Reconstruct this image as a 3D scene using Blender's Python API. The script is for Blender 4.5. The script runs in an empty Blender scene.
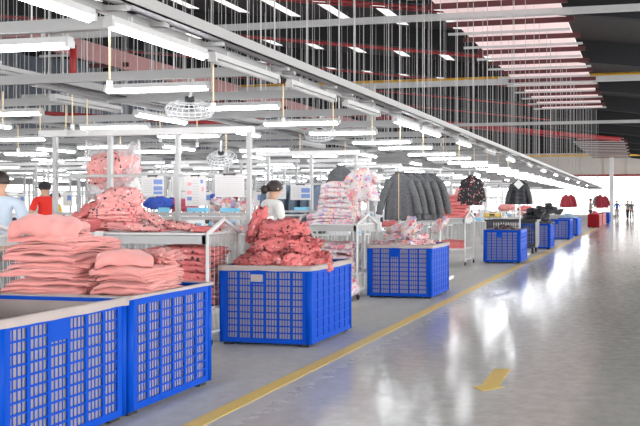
import bpy, math, random
from math import sin, cos, pi, radians as R
from mathutils import Vector, Matrix, Euler, noise
random.seed(7)
SC = bpy.context.scene
COL = SC.collection
# ------------------------------------------------------------------ camera numbers
F = 800.0; CX = 473.0; CY = 204.0; EYE = 1.37
TH = math.atan((642 - CX) / F); CT, ST = cos(TH), sin(TH)
def XY(u, d):
    a = (u - CX) / F * d
    return a * CT - d * ST, a * ST + d * CT
def ZV(v, d): return EYE + (CY - v) / F * d
def GR(u, v):
    d = EYE * F / (v - CY)
    x, y = XY(u, d); return Vector((x, y, 0))
def DEP(x, y): return -x * ST + y * CT
def UV(x, y, z):
    d = DEP(x, y); return CX + F * (x * CT + y * ST) / d, CY - F * (z - EYE) / d
def YD(x, d): return (d + x * ST) / CT
def seen(x, y, z, m=40):
    if DEP(x, y) < .5: return False
    u, v = UV(x, y, z); return -m < u < 640 + m and -m < v < 426 + m

_ON = ['zeroth', 'first', 'second', 'third', 'fourth', 'fifth', 'sixth', 'seventh', 'eighth', 'ninth', 'tenth', 'eleventh', 'twelfth', 'thirteenth', 'fourteenth', 'fifteenth', 'sixteenth', 'seventeenth', 'eighteenth', 'nineteenth']
_TN = {2: 'twent', 3: 'thirt', 4: 'fort', 5: 'fift', 6: 'sixt', 7: 'sevent', 8: 'eight', 9: 'ninet'}
def nth(n):
    if n < 20: return _ON[n]
    t, o = divmod(n, 10)
    return _TN[t] + ('ieth' if o == 0 else 'y-' + _ON[o])

# ------------------------------------------------------------------ materials
MATS = {}
def new_mat(name):
    m = bpy.data.materials.new(name); m.use_nodes = True
    nt = m.node_tree; b = nt.nodes['Principled BSDF']
    return m, nt, b
def N(nt, t, **kw):
    n = nt.nodes.new(t)
    for k, v in kw.items():
        if k in n.inputs: n.inputs[k].default_value = v
        else: setattr(n, k, v)
    return n
def plain(name, col, rough=.5, metal=0, var=.12, scale=6, bump=0, bscale=40, sheen=0):
    if name in MATS: return MATS[name]
    m, nt, b = new_mat(name)
    tc = N(nt, 'ShaderNodeTexCoord'); nz = N(nt, 'ShaderNodeTexNoise', Scale=scale, Detail=4.0)
    nt.links.new(tc.outputs['Object'], nz.inputs['Vector'])
    mx = N(nt, 'ShaderNodeMix', data_type='RGBA')
    nt.links.new(nz.outputs['Fac'], mx.inputs[0])
    mx.inputs[6].default_value = (*[c * (1 - var) for c in col], 1)
    mx.inputs[7].default_value = (*[min(1, c * (1 + var)) for c in col], 1)
    nt.links.new(mx.outputs[2], b.inputs['Base Color'])
    b.inputs['Roughness'].default_value = rough; b.inputs['Metallic'].default_value = metal
    if sheen: b.inputs['Sheen Weight'].default_value = sheen
    if bump:
        n2 = N(nt, 'ShaderNodeTexNoise', Scale=bscale, Detail=3.0); bp = N(nt, 'ShaderNodeBump', Strength=bump, Distance=.01)
        nt.links.new(tc.outputs['Object'], n2.inputs['Vector']); nt.links.new(n2.outputs['Fac'], bp.inputs['Height']); nt.links.new(bp.outputs['Normal'], b.inputs['Normal'])
    MATS[name] = m; return m
def glow(name, col, s):
    m, nt, b = new_mat(name)
    b.inputs['Base Color'].default_value = (*col, 1); b.inputs['Emission Color'].default_value = (*col, 1); b.inputs['Emission Strength'].default_value = s
    MATS[name] = m; return m
def floral(name, base, spots, scale=26, thr=.33, base2=None):
    """printed cloth: scattered flowers in several colours on a ground colour"""
    m, nt, b = new_mat(name)
    tc = N(nt, 'ShaderNodeTexCoord')
    wob = N(nt, 'ShaderNodeTexNoise', Scale=scale * 1.3, Detail=2.0)
    nt.links.new(tc.outputs['Object'], wob.inputs['Vector'])
    mixv = N(nt, 'ShaderNodeMix', data_type='VECTOR'); mixv.inputs[0].default_value = .07
    nt.links.new(tc.outputs['Object'], mixv.inputs[4]); nt.links.new(wob.outputs['Color'], mixv.inputs[5])
    vo = N(nt, 'ShaderNodeTexVoronoi', Scale=scale)
    nt.links.new(mixv.outputs[1], vo.inputs['Vector'])
    sep = N(nt, 'ShaderNodeSeparateColor'); nt.links.new(vo.outputs['Color'], sep.inputs[0])
    rp = N(nt, 'ShaderNodeValToRGB'); rp.color_ramp.interpolation = 'CONSTANT'
    els = rp.color_ramp.elements
    while len(els) < len(spots): els.new(.5)
    for i, c in enumerate(spots):
        els[i].position = i / len(spots); els[i].color = (*c, 1)
    nt.links.new(sep.outputs[0], rp.inputs[0])
    lt = N(nt, 'ShaderNodeMath', operation='LESS_THAN'); lt.inputs[1].default_value = thr
    nt.links.new(vo.outputs['Distance'], lt.inputs[0])
    gnd = N(nt, 'ShaderNodeTexNoise', Scale=scale * .35, Detail=3.0); nt.links.new(tc.outputs['Object'], gnd.inputs['Vector'])
    gm = N(nt, 'ShaderNodeMix', data_type='RGBA'); nt.links.new(gnd.outputs['Fac'], gm.inputs[0])
    gm.inputs[6].default_value = (*base, 1); gm.inputs[7].default_value = (*(base2 or base), 1)
    mx = N(nt, 'ShaderNodeMix', data_type='RGBA')
    nt.links.new(lt.outputs[0], mx.inputs[0]); nt.links.new(gm.outputs[2], mx.inputs[6]); nt.links.new(rp.outputs[0], mx.inputs[7])
    nt.links.new(mx.outputs[2], b.inputs['Base Color']); b.inputs['Roughness'].default_value = .85
    MATS[name] = m; return m

BLUE = plain('blue_plastic', (.001, .068, .50), .5, var=.08); BLUE.node_tree.nodes['Principled BSDF'].inputs['Specular IOR Level'].default_value = .1
REDP = plain('red_plastic', (.32, .012, .022), .45)
LINER = plain('greige_liner', (.46, .40, .38), .8, bump=.3, bscale=25)
FLEECE = plain('pink_fleece', (.80, .33, .31), .95, var=.1, scale=12, bump=.5, bscale=160, sheen=.3)
PINK2 = plain('rose_cloth', (.74, .22, .22), .9, var=.12, scale=10, bump=.3, bscale=90)
FPINK = floral('pink_floral_cloth', (.68, .165, .17), [(.05, .03, .035), (.7, .16, .17), (.7, .16, .17), (.82, .5, .48), (.42, .03, .05), (.7, .17, .18), (.09, .07, .07), (.05, .03, .03), (.68, .15, .16)], 21, .37, (.74, .25, .245))
FPALE = floral('pale_pink_floral_cloth', (.80, .30, .29), [(.05, .04, .05), (.84, .4, .4), (.92, .8, .78), (.6, .07, .12), (.84, .4, .4), (.06, .05, .06)], 23, .34, (.86, .48, .46))
def watercolour(name):
    m, nt, b = new_mat(name); tc = N(nt, 'ShaderNodeTexCoord'); last = None
    for i, (sc, lo, hi, c) in enumerate(((9, .53, .62, (.80, .30, .36)), (11, .575, .665, (.84, .50, .30)), (10, .595, .685, (.42, .42, .66)), (20, .60, .67, (.72, .15, .24)))):
        mp = N(nt, 'ShaderNodeMapping'); mp.inputs['Location'].default_value = (i * 3.7, i * 1.9, i * 5.1); nt.links.new(tc.outputs['Object'], mp.inputs['Vector'])
        nz = N(nt, 'ShaderNodeTexNoise', Scale=float(sc), Detail=2.0); nt.links.new(mp.outputs[0], nz.inputs['Vector'])
        r = N(nt, 'ShaderNodeMapRange'); r.inputs[1].default_value = lo; r.inputs[2].default_value = hi; nt.links.new(nz.outputs['Fac'], r.inputs[0])
        mx = N(nt, 'ShaderNodeMix', data_type='RGBA'); nt.links.new(r.outputs[0], mx.inputs[0])
        mx.inputs[6].default_value = (.70, .67, .68, 1); mx.inputs[7].default_value = (*c, 1)
        if last is not None: nt.links.new(last.outputs[2], mx.inputs[6])
        last = mx
    nt.links.new(last.outputs[2], b.inputs['Base Color']); b.inputs['Roughness'].default_value = .85; MATS[name] = m; return m
FWHITE = watercolour('white_floral_cloth')
FDARK = floral('dark_floral_cloth', (.03, .03, .035), [(.75, .35, .33), (.03, .03, .03), (.5, .5, .5), (.6, .1, .12), (.04, .04, .05)], 20, .36)
WOOL = plain('charcoal_wool', (.13, .134, .142), .95, var=.75, scale=38, bump=.6, bscale=70)
NYLON = plain('black_nylon', (.022, .024, .03), .42, var=.2, bump=.3, bscale=18)
DENIM = plain('slate_denim', (.12, .16, .22), .9, var=.3)
MAROON = plain('maroon_cloth', (.30, .03, .045), .9)
SKYB = plain('pale_blue_cloth', (.45, .62, .8), .9)
WHITEP = plain('white_paint', (.70, .705, .71), .4, var=.04)
GREYP = plain('pale_grey_paint', (.47, .475, .48), .45, var=.06)
BEAMP = plain('tray_grey_paint', (.36, .362, .365), .5, var=.06)
STEEL = plain('galvanised_steel', (.55, .56, .57), .4, metal=.3, var=.15)
DKSTEEL = plain('dark_grey_metal', (.055, .058, .06), .45, var=.15)
for m_ in (REDP, DKSTEEL): m_.node_tree.nodes['Principled BSDF'].inputs['Specular IOR Level'].default_value = .1
RUBBER = plain('black_rubber', (.02, .02, .02), .7)
CREAM = plain('cream_cord', (.85, .68, .42), .6)
YELP = plain('yellow_paint', (.93, .66, .17), .5, var=.08, scale=20)
YPIPE = plain('yellow_pipe', (.65, .36, .02), .5)
RPIPE = plain('red_pipe', (.30, .016, .02), .5)
TERRA = plain('pink_cladding', (.42, .22, .22), .7)
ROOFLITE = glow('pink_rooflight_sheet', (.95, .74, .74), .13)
PURL = plain('oxide_red_purlin', (.075, .012, .014), .6)
PAPER = plain('white_paper', (.72, .72, .72), .8, var=.02)
INKB = plain('printed_blue', (.2, .3, .62), .8)
INKP = plain('printed_pink', (.85, .4, .42), .8)
INKG = plain('printed_grey', (.45, .46, .5), .8)
CLIPM = plain('dark_clip', (.05, .05, .06), .35)
BAGB = plain('royal_blue_cloth', (.05, .13, .62), .6)
CYAN = plain('cyan_label', (.22, .62, .85), .6)
HOTP = plain('hot_pink_cloth', (.82, .16, .25), .8)
SKIN = plain('skin', (.62, .36, .25), .55, var=.05)
HAIR = plain('dark_hair', (.03, .02, .018), .5, bump=.5, bscale=80)
WTEE = plain('white_tee', (.78, .78, .76), .9)
LTBLUE = plain('light_blue_shirt', (.58, .68, .8), .9)
RSHIRT = plain('red_shirt', (.78, .03, .02), .85)
NAVY = plain('navy_trousers', (.03, .07, .28), .9)
BLUSH = plain('bright_blue_shirt', (.04, .1, .42), .85)
BLK = plain('black_cloth', (.03, .03, .035), .9)
GRYC = plain('grey_cloth', (.22, .22, .23), .9)
ROOF = plain('roof_sheet', (.034, .031, .033), .8, var=.15)
DARK = plain('dark_rafter', (.012, .013, .016), .8)
BEIGE = plain('beige_gable_panel', (.62, .58, .54), .8, var=.05, scale=.5)
BACKD = plain('blue_grey_cladding', (.17, .20, .25), .8, var=.2, scale=.8)
TUBE = glow('lit_tube', (.95, .97, 1.0), 9.0)
DAY = glow('daylight_pane', (1, 1, 1), .5)
SKYL = glow('roof_skylight', (1, .97, .97), .32)
WHITEM = plain('machine_enamel', (.78, .79, .8), .3, var=.03)
def clear_mat():
    m, nt, b = new_mat('clear_film')
    b.inputs['Base Color'].default_value = (.92, .93, .95, 1); b.inputs['Roughness'].default_value = .25
    tr = N(nt, 'ShaderNodeBsdfTransparent'); mx = N(nt, 'ShaderNodeMixShader'); nz = N(nt, 'ShaderNodeTexNoise', Scale=14.0, Detail=3.0)
    rp = N(nt, 'ShaderNodeMapRange'); rp.inputs[3].default_value = .1; rp.inputs[4].default_value = .6
    nt.links.new(nz.outputs['Fac'], rp.inputs[0]); nt.links.new(rp.outputs[0], mx.inputs[0])
    nt.links.new(tr.outputs[0], mx.inputs[1]); nt.links.new(b.outputs[0], mx.inputs[2])
    nt.links.new(mx.outputs[0], nt.nodes['Material Output'].inputs['Surface'])
    return m
FILM = clear_mat()
def floor_mat():
    m, nt, b = new_mat('polished_concrete')
    tc = N(nt, 'ShaderNodeTexCoord')
    mp = N(nt, 'ShaderNodeMapping'); mp.inputs['Scale'].default_value = (1, .35, 1); nt.links.new(tc.outputs['Object'], mp.inputs['Vector'])
    n1 = N(nt, 'ShaderNodeTexNoise', Scale=.9, Detail=8.0, Roughness=.62); nt.links.new(mp.outputs[0], n1.inputs['Vector'])
    n2 = N(nt, 'ShaderNodeTexNoise', Scale=9.0, Detail=6.0, Roughness=.7); nt.links.new(tc.outputs['Object'], n2.inputs['Vector'])
    rp = N(nt, 'ShaderNodeValToRGB'); e = rp.color_ramp.elements
    e[0].position = .3; e[0].color = (.50, .495, .47, 1); e[1].position = .68; e[1].color = (.64, .635, .61, 1)
    nt.links.new(n1.outputs['Fac'], rp.inputs[0])
    mx = N(nt, 'ShaderNodeMix', data_type='RGBA', blend_type='OVERLAY'); mx.inputs[0].default_value = .4
    nt.links.new(rp.outputs[0], mx.inputs[6]); nt.links.new(n2.outputs['Fac'], mx.inputs[7])
    nt.links.new(mx.outputs[2], b.inputs['Base Color'])
    rr = N(nt, 'ShaderNodeMapRange'); rr.inputs[1].default_value = .3; rr.inputs[2].default_value = .7; rr.inputs[3].default_value = .06; rr.inputs[4].default_value = .24
    nt.links.new(n2.outputs['Fac'], rr.inputs[0]); # the walkway is polished, the working strip beyond the yellow line is worn matt
    sx = N(nt, 'ShaderNodeSeparateXYZ'); nt.links.new(tc.outputs['Object'], sx.inputs[0])
    st = N(nt, 'ShaderNodeMapRange'); st.inputs[1].default_value = -2.95; st.inputs[2].default_value = -2.2; st.inputs[3].default_value = 1; st.inputs[4].default_value = 0; nt.links.new(sx.outputs[0], st.inputs[0])
    mr = N(nt, 'ShaderNodeMix', data_type='FLOAT'); nt.links.new(st.outputs[0], mr.inputs[0]); nt.links.new(rr.outputs[0], mr.inputs[2]); mr.inputs[3].default_value = .5
    nt.links.new(mr.outputs[0], b.inputs['Roughness'])
    ms = N(nt, 'ShaderNodeMapRange'); ms.inputs[3].default_value = .26; ms.inputs[4].default_value = .08; nt.links.new(st.outputs[0], ms.inputs[0]); nt.links.new(ms.outputs[0], b.inputs['Specular IOR Level'])
    b.inputs['Specular IOR Level'].default_value = .3
    n3 = N(nt, 'ShaderNodeTexNoise', Scale=5.0, Detail=3.0); nt.links.new(tc.outputs['Object'], n3.inputs['Vector'])
    bp = N(nt, 'ShaderNodeBump', Strength=.06, Distance=.02); nt.links.new(n3.outputs['Fac'], bp.inputs['Height']); nt.links.new(bp.outputs['Normal'], b.inputs['Normal'])
    return m
FLOORM = floor_mat()

# ------------------------------------------------------------------ mesh builder
class MB:
    def __init__(s): s.v = []; s.f = []
    def add(s, vs, fs):
        o = len(s.v); s.v += [tuple(p) for p in vs]; s.f += [tuple(i + o for i in f) for f in fs]; return s
    def box(s, c, d, M=None):
        x, y, z = d[0] / 2, d[1] / 2, d[2] / 2
        vs = [Vector((a * x, b * y, e * z)) for e in (-1, 1) for b in (-1, 1) for a in (-1, 1)]
        if M is not None: vs = [M @ p for p in vs]
        c = Vector(c); vs = [p + c for p in vs]
        return s.add(vs, [(0, 2, 3, 1), (4, 5, 7, 6), (0, 1, 5, 4), (2, 6, 7, 3), (0, 4, 6, 2), (1, 3, 7, 5)])
    def span(s, a, b):
        return s.box([(a[i] + b[i]) / 2 for i in range(3)], [abs(b[i] - a[i]) for i in range(3)])
    def tube(s, pts, r, n=8, cap=True):
        pts = [Vector(p) for p in pts]; rs = r if isinstance(r, (list, tuple)) else [r] * len(pts)
        rings = []; prev = None
        for i, p in enumerate(pts):
            t = (pts[min(i + 1, len(pts) - 1)] - pts[max(i - 1, 0)]).normalized()
            if prev is None:
                a = t.cross(Vector((0, 0, 1)))
                if a.length < .01: a = t.cross(Vector((1, 0, 0)))
            else: a = prev - t * prev.dot(t)
            a.normalize(); prev = a; b = t.cross(a)
            rings.append([p + (a * cos(2 * pi * k / n + pi / n) + b * sin(2 * pi * k / n + pi / n)) * rs[i] for k in range(n)])
        vs = [q for rg in rings for q in rg]; fs = []
        for i in range(len(pts) - 1):
            for k in range(n):
                fs.append((i * n + k, i * n + (k + 1) % n, (i + 1) * n + (k + 1) % n, (i + 1) * n + k))
        if cap:
            fs.append(tuple(range(n - 1, -1, -1))); fs.append(tuple((len(pts) - 1) * n + k for k in range(n)))
        return s.add(vs, fs)
    def rings(s, rgs, closed=True, caps=True):
        n = len(rgs[0]); vs = [q for rg in rgs for q in rg]; fs = []
        for i in range(len(rgs) - 1):
            for k in range(n if closed else n - 1):
                fs.append((i * n + k, i * n + (k + 1) % n, (i + 1) * n + (k + 1) % n, (i + 1) * n + k))
        if caps:
            fs.append(tuple(range(n - 1, -1, -1))); fs.append(tuple((len(rgs) - 1) * n + k for k in range(n)))
        return s.add(vs, fs)
    def ball(s, c, r, nu=12, nv=8):
        c = Vector(c); r = r if isinstance(r, (tuple, list)) else (r, r, r); rg = []
        for j in range(nv + 1):
            t = pi * (j + .02) / (nv + .04)
            rg.append([c + Vector((r[0] * sin(t) * cos(2 * pi * k / nu), r[1] * sin(t) * sin(2 * pi * k / nu), -r[2] * cos(t))) for k in range(nu)])
        return s.rings(rg)
    def mesh(s, name, mat, smooth=False):
        me = bpy.data.meshes.new(name); me.from_pydata([tuple(p) for p in s.v], [], s.f)
        if mat: me.materials.append(mat)
        if smooth: me.polygons.foreach_set('use_smooth', [True] * len(me.polygons))
        me.update(); return me
    def obj(s, name, mat, parent=None, smooth=False, loc=None, rot=None):
        return put(name, s.mesh(name, mat, smooth), parent, loc, rot)
def put(name, me, parent=None, loc=None, rot=None):
    o = bpy.data.objects.new(name, me); COL.objects.link(o)
    if parent is not None: o.parent = parent
    if loc is not None: o.location = loc
    if rot is not None: o.rotation_euler = rot if isinstance(rot, (tuple, list, Euler)) else (0, 0, rot)
    return o
def tag(o, label=None, cat=None, group=None, kind=None):
    if label: o['label'] = label
    if cat: o['category'] = cat
    if group: o['group'] = group
    if kind: o['kind'] = kind
    return o
def empty(name, loc=(0, 0, 0), rz=0):
    o = bpy.data.objects.new(name, None); COL.objects.link(o); o.location = loc; o.rotation_euler = (0, 0, rz); o.empty_display_size = .1
    return o
def kids(o): return list(o.children)
def copy_tree(o, parent=None):
    c = o.copy(); COL.objects.link(c)
    if parent is not None: c.parent = parent
    for ch in kids(o): copy_tree(ch, c)
    return c
def struct(o): o['kind'] = 'structure'; return o

# ------------------------------------------------------------------ setting
struct(MB().span((-52, -9, -.2), (14, 125, 0)).obj('floor', FLOORM))
def roofz(x): return 9.37 - .12 * (x + 10.6)
def slab(x0, x1, y0, y1, dz, t, mat, name, lo=0):
    b = MB(); z0, z1 = roofz(x0) + dz, roofz(x1) + dz
    vs = [(x0, y0, z0), (x1, y0, z1), (x1, y1, z1), (x0, y1, z0)]
    b.add([(x, y, z) for x, y, z in vs] + [(x, y, z + t) for x, y, z in vs], [(3, 2, 1, 0), (4, 5, 6, 7), (0, 1, 5, 4), (1, 2, 6, 5), (2, 3, 7, 6), (3, 0, 4, 7)])
    return b.obj(name, mat)
struct(slab(-52, 14, -9, 125, 0, .2, ROOF, 'ceiling'))
RY = [7.9 + 8.9 * k for k in range(13)]
for k, y in enumerate(RY):
    struct(slab(-52, 14, y, y + .3, -.92, .91, DARK, 'ceiling_beam'))
# narrow daylight strips let into the roof between rafters
for k in range(2, 11):
    for j in range(11):
        x = -31 + 2.55 * j
        o = slab(x, x + .5, RY[k] + 2.2, RY[k] + 8.3, -.03, .028, SKYL, 'ceiling_light_panel')
        struct(o)
# end wall: beige band under a dark gable, bright glazing below
YW = 108
b = MB(); b.add([(-52, YW, 8.2), (14, YW, 8.2), (14, YW, roofz(14)), (-52, YW, roofz(-52)), (-52, YW + .3, 8.2), (14, YW + .3, 8.2), (14, YW + .3, roofz(14)), (-52, YW + .3, roofz(-52))],
               [(0, 1, 2, 3), (7, 6, 5, 4), (0, 4, 5, 1), (2, 6, 7, 3), (0, 3, 7, 4), (1, 5, 6, 2)])
struct(b.obj('wall_back', DARK))
struct(MB().span((-52, YW - .1, 5.3), (14, YW + .2, 8.2)).obj('wall_back_band', BEIGE))
struct(MB().span((-52, YW - .25, 5.05), (14, YW + .1, 5.3)).obj('trim_1', RPIPE))
struct(MB().span((-52, -9, 3.2), (14, -8.7, 9)).obj('wall_light_blocker', BEIGE))  # unseen wall added behind the viewer to block part of the sky light
w = struct(MB().span((-52, YW, 0), (14, YW + .1, 5.05)).obj('window_1', DAY))
for i in range(24):
    x = -50 + i * 2.6
    struct(MB().span((x - .04, YW - .12, 0), (x + .04, YW, 5.05)).obj('window_frame', GREYP))
for z in (1.7, 3.4):
    struct(MB().span((-52, YW - .08, z - .03), (14, YW, z + .03)).obj('window_frame', GREYP))
for i in range(20):
    x = -50 + 3.0 * i
    struct(MB().span((x - .06, YW - .2, 5.3), (x + .06, YW - .1, 8.2)).obj('trim_2', GREYP))
# left wall: dark cladding above a row of bright windows
XL = -46
struct(MB().span((XL - .3, -4, 5.2), (XL, YW, roofz(XL))).obj('wall_left', BACKD))
struct(MB().span((XL - .1, -4, 0), (XL - .05, YW, 5.2)).obj('window_2', DAY))
for i in range(36):
    y = 2 + 3.0 * i
    struct(MB().span((XL - .05, y - .05, 0), (XL + .05, y + .05, 5.2)).obj('window_frame', GREYP))

# painted floor marks
b = MB()
for (xa, da, xb, db) in ((-2.72, 3.6, -2.54, 46.),):
    p = Vector((xa, YD(xa, da), 0)); q = Vector((xb, YD(xb, db), 0)); w = .065
    b.add([(p.x - w, p.y, .0005), (p.x + w, p.y, .0005), (q.x + w, q.y, .0005), (q.x - w, q.y, .0005), (p.x - w, p.y, .003), (p.x + w, p.y, .003), (q.x + w, q.y, .003), (q.x - w, q.y, .003)],
          [(3, 2, 1, 0), (4, 5, 6, 7), (0, 1, 5, 4), (1, 2, 6, 5), (2, 3, 7, 6), (3, 0, 4, 7)])
tag(b.obj('aisle_line', YELP), 'long yellow painted line on the floor between the bins and the aisle', 'floor line')
pts = [GR(u, v) for u, v in ((494.5, 369), (510.6, 369.2), (498, 386.7), (505, 387.2), (482.5, 391.4), (472.4, 386.5), (480.6, 386.2))]
b = MB(); n = len(pts)
b.add([(p.x, p.y, .0005) for p in pts] + [(p.x, p.y, .003) for p in pts], [tuple(range(n))] + [tuple(range(2 * n - 1, n - 1, -1))] + [(i, (i + 1) % n, n + (i + 1) % n, n + i) for i in range(n)])
tag(b.obj('floor_arrow', YELP), 'yellow arrow painted on the polished concrete, pointing towards the viewer', 'floor arrow')

# ------------------------------------------------------------------ plastic bins
def slot_panel(W, H, g, ns, nr, blank=None):
    b = MB(); m = .045; z0, z1 = .045, H - .05; D = .007; yc = -.0075
    b.box((0, yc, z0 / 2 + .01), (W, D + .004, z0)); b.box((0, yc, (z1 + H) / 2), (W, D + .004, H - z1))
    gw = (W - 2 * m) / g
    for i in range(g + 1): b.box((-W / 2 + m + gw * i, yc - .001, H / 2), (.026 if 0 < i < g else .05, D + .003, H - .02))
    for i in range(g):
        for k in range(1, ns):
            b.box((-W / 2 + m + gw * i + .013 + (gw - .026) * k / ns, yc + .001, H / 2), (.0062, D - .002, H - .06))
    for k in range(1, nr): b.box((0, yc, z0 + (z1 - z0) * k / nr), (W - .04, D, .012))
    if blank is not None:
        b.box((-W / 2 + m + gw * (blank + .5), yc - .002, z1 - .055), (gw, D + .004, .11))
    return b
def rib_panel(W, H, nc, nr):
    b = MB(); b.box((0, -.004, H / 2), (W, .008, H - .02))
    for i in range(nc + 1): b.box((-W / 2 + .03 + (W - .06) * i / nc, -.010, H / 2), (.014, .012, H - .03))
    for k in range(nr + 1): b.box((0, -.009, .03 + (H - .06) * k / nr), (W - .02, .012, .014))
    b.box((0, -.008, H - .03), (W, .015, .06)); b.box((0, -.008, .03), (W, .015, .05))
    return b
_bc = {}
def cached(key, fn, mat, smooth=False):
    if key not in _bc: _bc[key] = fn().mesh(key[0], mat, smooth)
    return _bc[key]
def make_bin(x0, x1, y0, y1, label, H=.77, fine='y', mat=BLUE, fold=True, fill=.55, liner=LINER, plate=None, group='plastic bins along the aisle', rz=0, blank=True, drop=1):
    W, L = x1 - x0, y1 - y0; W, L = round(W, 2), round(L, 2)
    t = empty('plastic_bin', ((x0 + x1) / 2, (y0 + y1) / 2, 0), rz)
    tag(t, label, 'bin', group)
    K = mat.name
    def face(nm, kind, wid, loc, rot):
        if kind: me = cached((nm, K, wid, 'f', blank), lambda: slot_panel(wid, H - .03, 6, 4, 10, 2 if blank else None), mat)
        else: me = cached((nm, K, wid, 'r'), lambda: rib_panel(wid, H - .03, 7, 7), mat)
        return put(nm, me, t, loc, rot)
    fy = fine == 'y'
    face('slotted_panel' if fy else 'ribbed_panel', fy, W - .02, (0, -L / 2 + .012, .02), 0)
    face('slotted_panel' if fy else 'ribbed_panel', fy, W - .02, (0, L / 2 - .012, .02), pi)
    face('slotted_panel' if not fy else 'ribbed_panel', not fy, L - .02, (W / 2 - .012, 0, .02), pi / 2)
    face('slotted_panel' if not fy else 'ribbed_panel', not fy, L - .02, (-W / 2 + .012, 0, .02), -pi / 2)
    post = cached(('corner_post', K), lambda: MB().tube([(0, 0, .03), (0, 0, H)], .03, 10), mat, True)
    for sx in (-1, 1):
        for sy in (-1, 1): put('corner_post', post, t, (sx * (W / 2 - .018), sy * (L / 2 - .018), 0))
    MB().box((0, 0, .045), (W - .04, L - .04, .03)).obj('base', mat, t)
    b = MB()
    for s in (-1, 1):
        b.box((0, s * (L / 2 - .01), H - .012), (W + .01, .036, .024)); b.box((s * (W / 2 - .01), 0, H - .012), (.036, L + .01, .024))
    b.obj('rim', mat, t)
    foot = cached(('skid', K), lambda: MB().box((0, 0, .015), (.09, .09, .03)), RUBBER)
    for sx in (-1, 1):
        for sy in (-1, 1): put('skid', foot, t, (sx * (W / 2 - .07), sy * (L / 2 - .07), 0))
    # cloth liner with a rolled fold over the rim
    b = MB(); n = 16; i_ = .035; zb = fill
    def loop(off, z, wob, seed):
        out = []
        for (ax, ay, bx, by) in ((-1, -1, 1, -1), (1, -1, 1, 1), (1, 1, -1, 1), (-1, 1, -1, -1)):
            for k in range(n):
                q = k / n; px = (ax + (bx - ax) * q) * (W / 2 + off); py = (ay + (by - ay) * q) * (L / 2 + off)
                w_ = noise.noise((px * 7 + seed, py * 7, z * 5)) * wob
                out.append(Vector((px - math.copysign(abs(w_) * .5, px), py - math.copysign(abs(w_) * .5, py), z + w_)))
        return out
    lps = [loop(-.0175, .07, .001, 1), loop(-.0175, .3, .001, 1), loop(-.0175, .5, .001, 2), loop(-.0175, H - .03, .001, 3), loop(-.02, H + .006, .004, 3)]
    if fold: lps += [loop(.012, H + .006, .004, 3), loop(.016, H - .02 * drop, .006 * drop, 3), loop(.016, H - .044 * drop, .009 * drop, 4)]
    else: lps += [loop(.004, H + .005, .004, 3)]
    b.rings(lps, True, False)
    lp = loop(-.03, max(zb, .08), .0, 1); o_ = len(b.v); b.v += [tuple(p) for p in lp]; b.f.append(tuple(range(o_, o_ + 4 * n)))
    o = b.obj('liner', liner, t, True)
    if plate:
        tag(MB().box((-W * .083, -L / 2 - .006, H - .115), (.125, .008, .07)).obj('label_plate', plate, t), 'pale blank label plate')
    return t

BIN_X = -3.22
make_bin(-4.22, BIN_X, 3.50, 4.53, 'empty blue slotted bin with greige liner, nearest the viewer at lower left', fine='x', fill=.12)
make_bin(-4.42, -3.22, 4.57, 5.56, 'blue slotted bin holding the two stacks of folded pink garments', fine='x', drop=.35, fill=.6, blank=False)
make_bin(-4.03, -3.09, 7.13, 8.22, 'blue bin heaped with red-pink floral garments, a pale label plate on its front', plate=LINER)
make_bin(-3.94, -2.97, 11.16, 12.2, 'blue bin heaped with white floral garments in front of the grey coats')
make_bin(-3.60, -2.74, 18.25, 19.3, 'blue bin full of dark floral garments in front of the dark wheeled cart', fold=False, fill=.62)
make_bin(-3.62, -2.72, 24.2, 25.3, 'blue bin with black padded jackets heaped on top', fold=False)
make_bin(-3.6, -2.71, 30.9, 32.0, 'empty-topped blue bin just beyond the bin of black jackets', fold=False)
make_bin(-3.5, -2.68, 34.2, 36.2, 'blue bin filled with pale blue cloth, before the red bins', fold=False, fill=.65)
make_bin(-3.08, -2.42, 46.8, 50.2, 'red bin in the distance, the nearer of two', mat=REDP, fold=False, liner=REDP)
make_bin(-3.08, -2.40, 50.6, 55, 'red bin in the distance, the farther of two', mat=REDP, fold=False, liner=REDP)
make_bin(-2.9, -2.28, 57.5, 60, 'small far blue bin beyond the red bins at the aisle end', fold=False)

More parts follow.
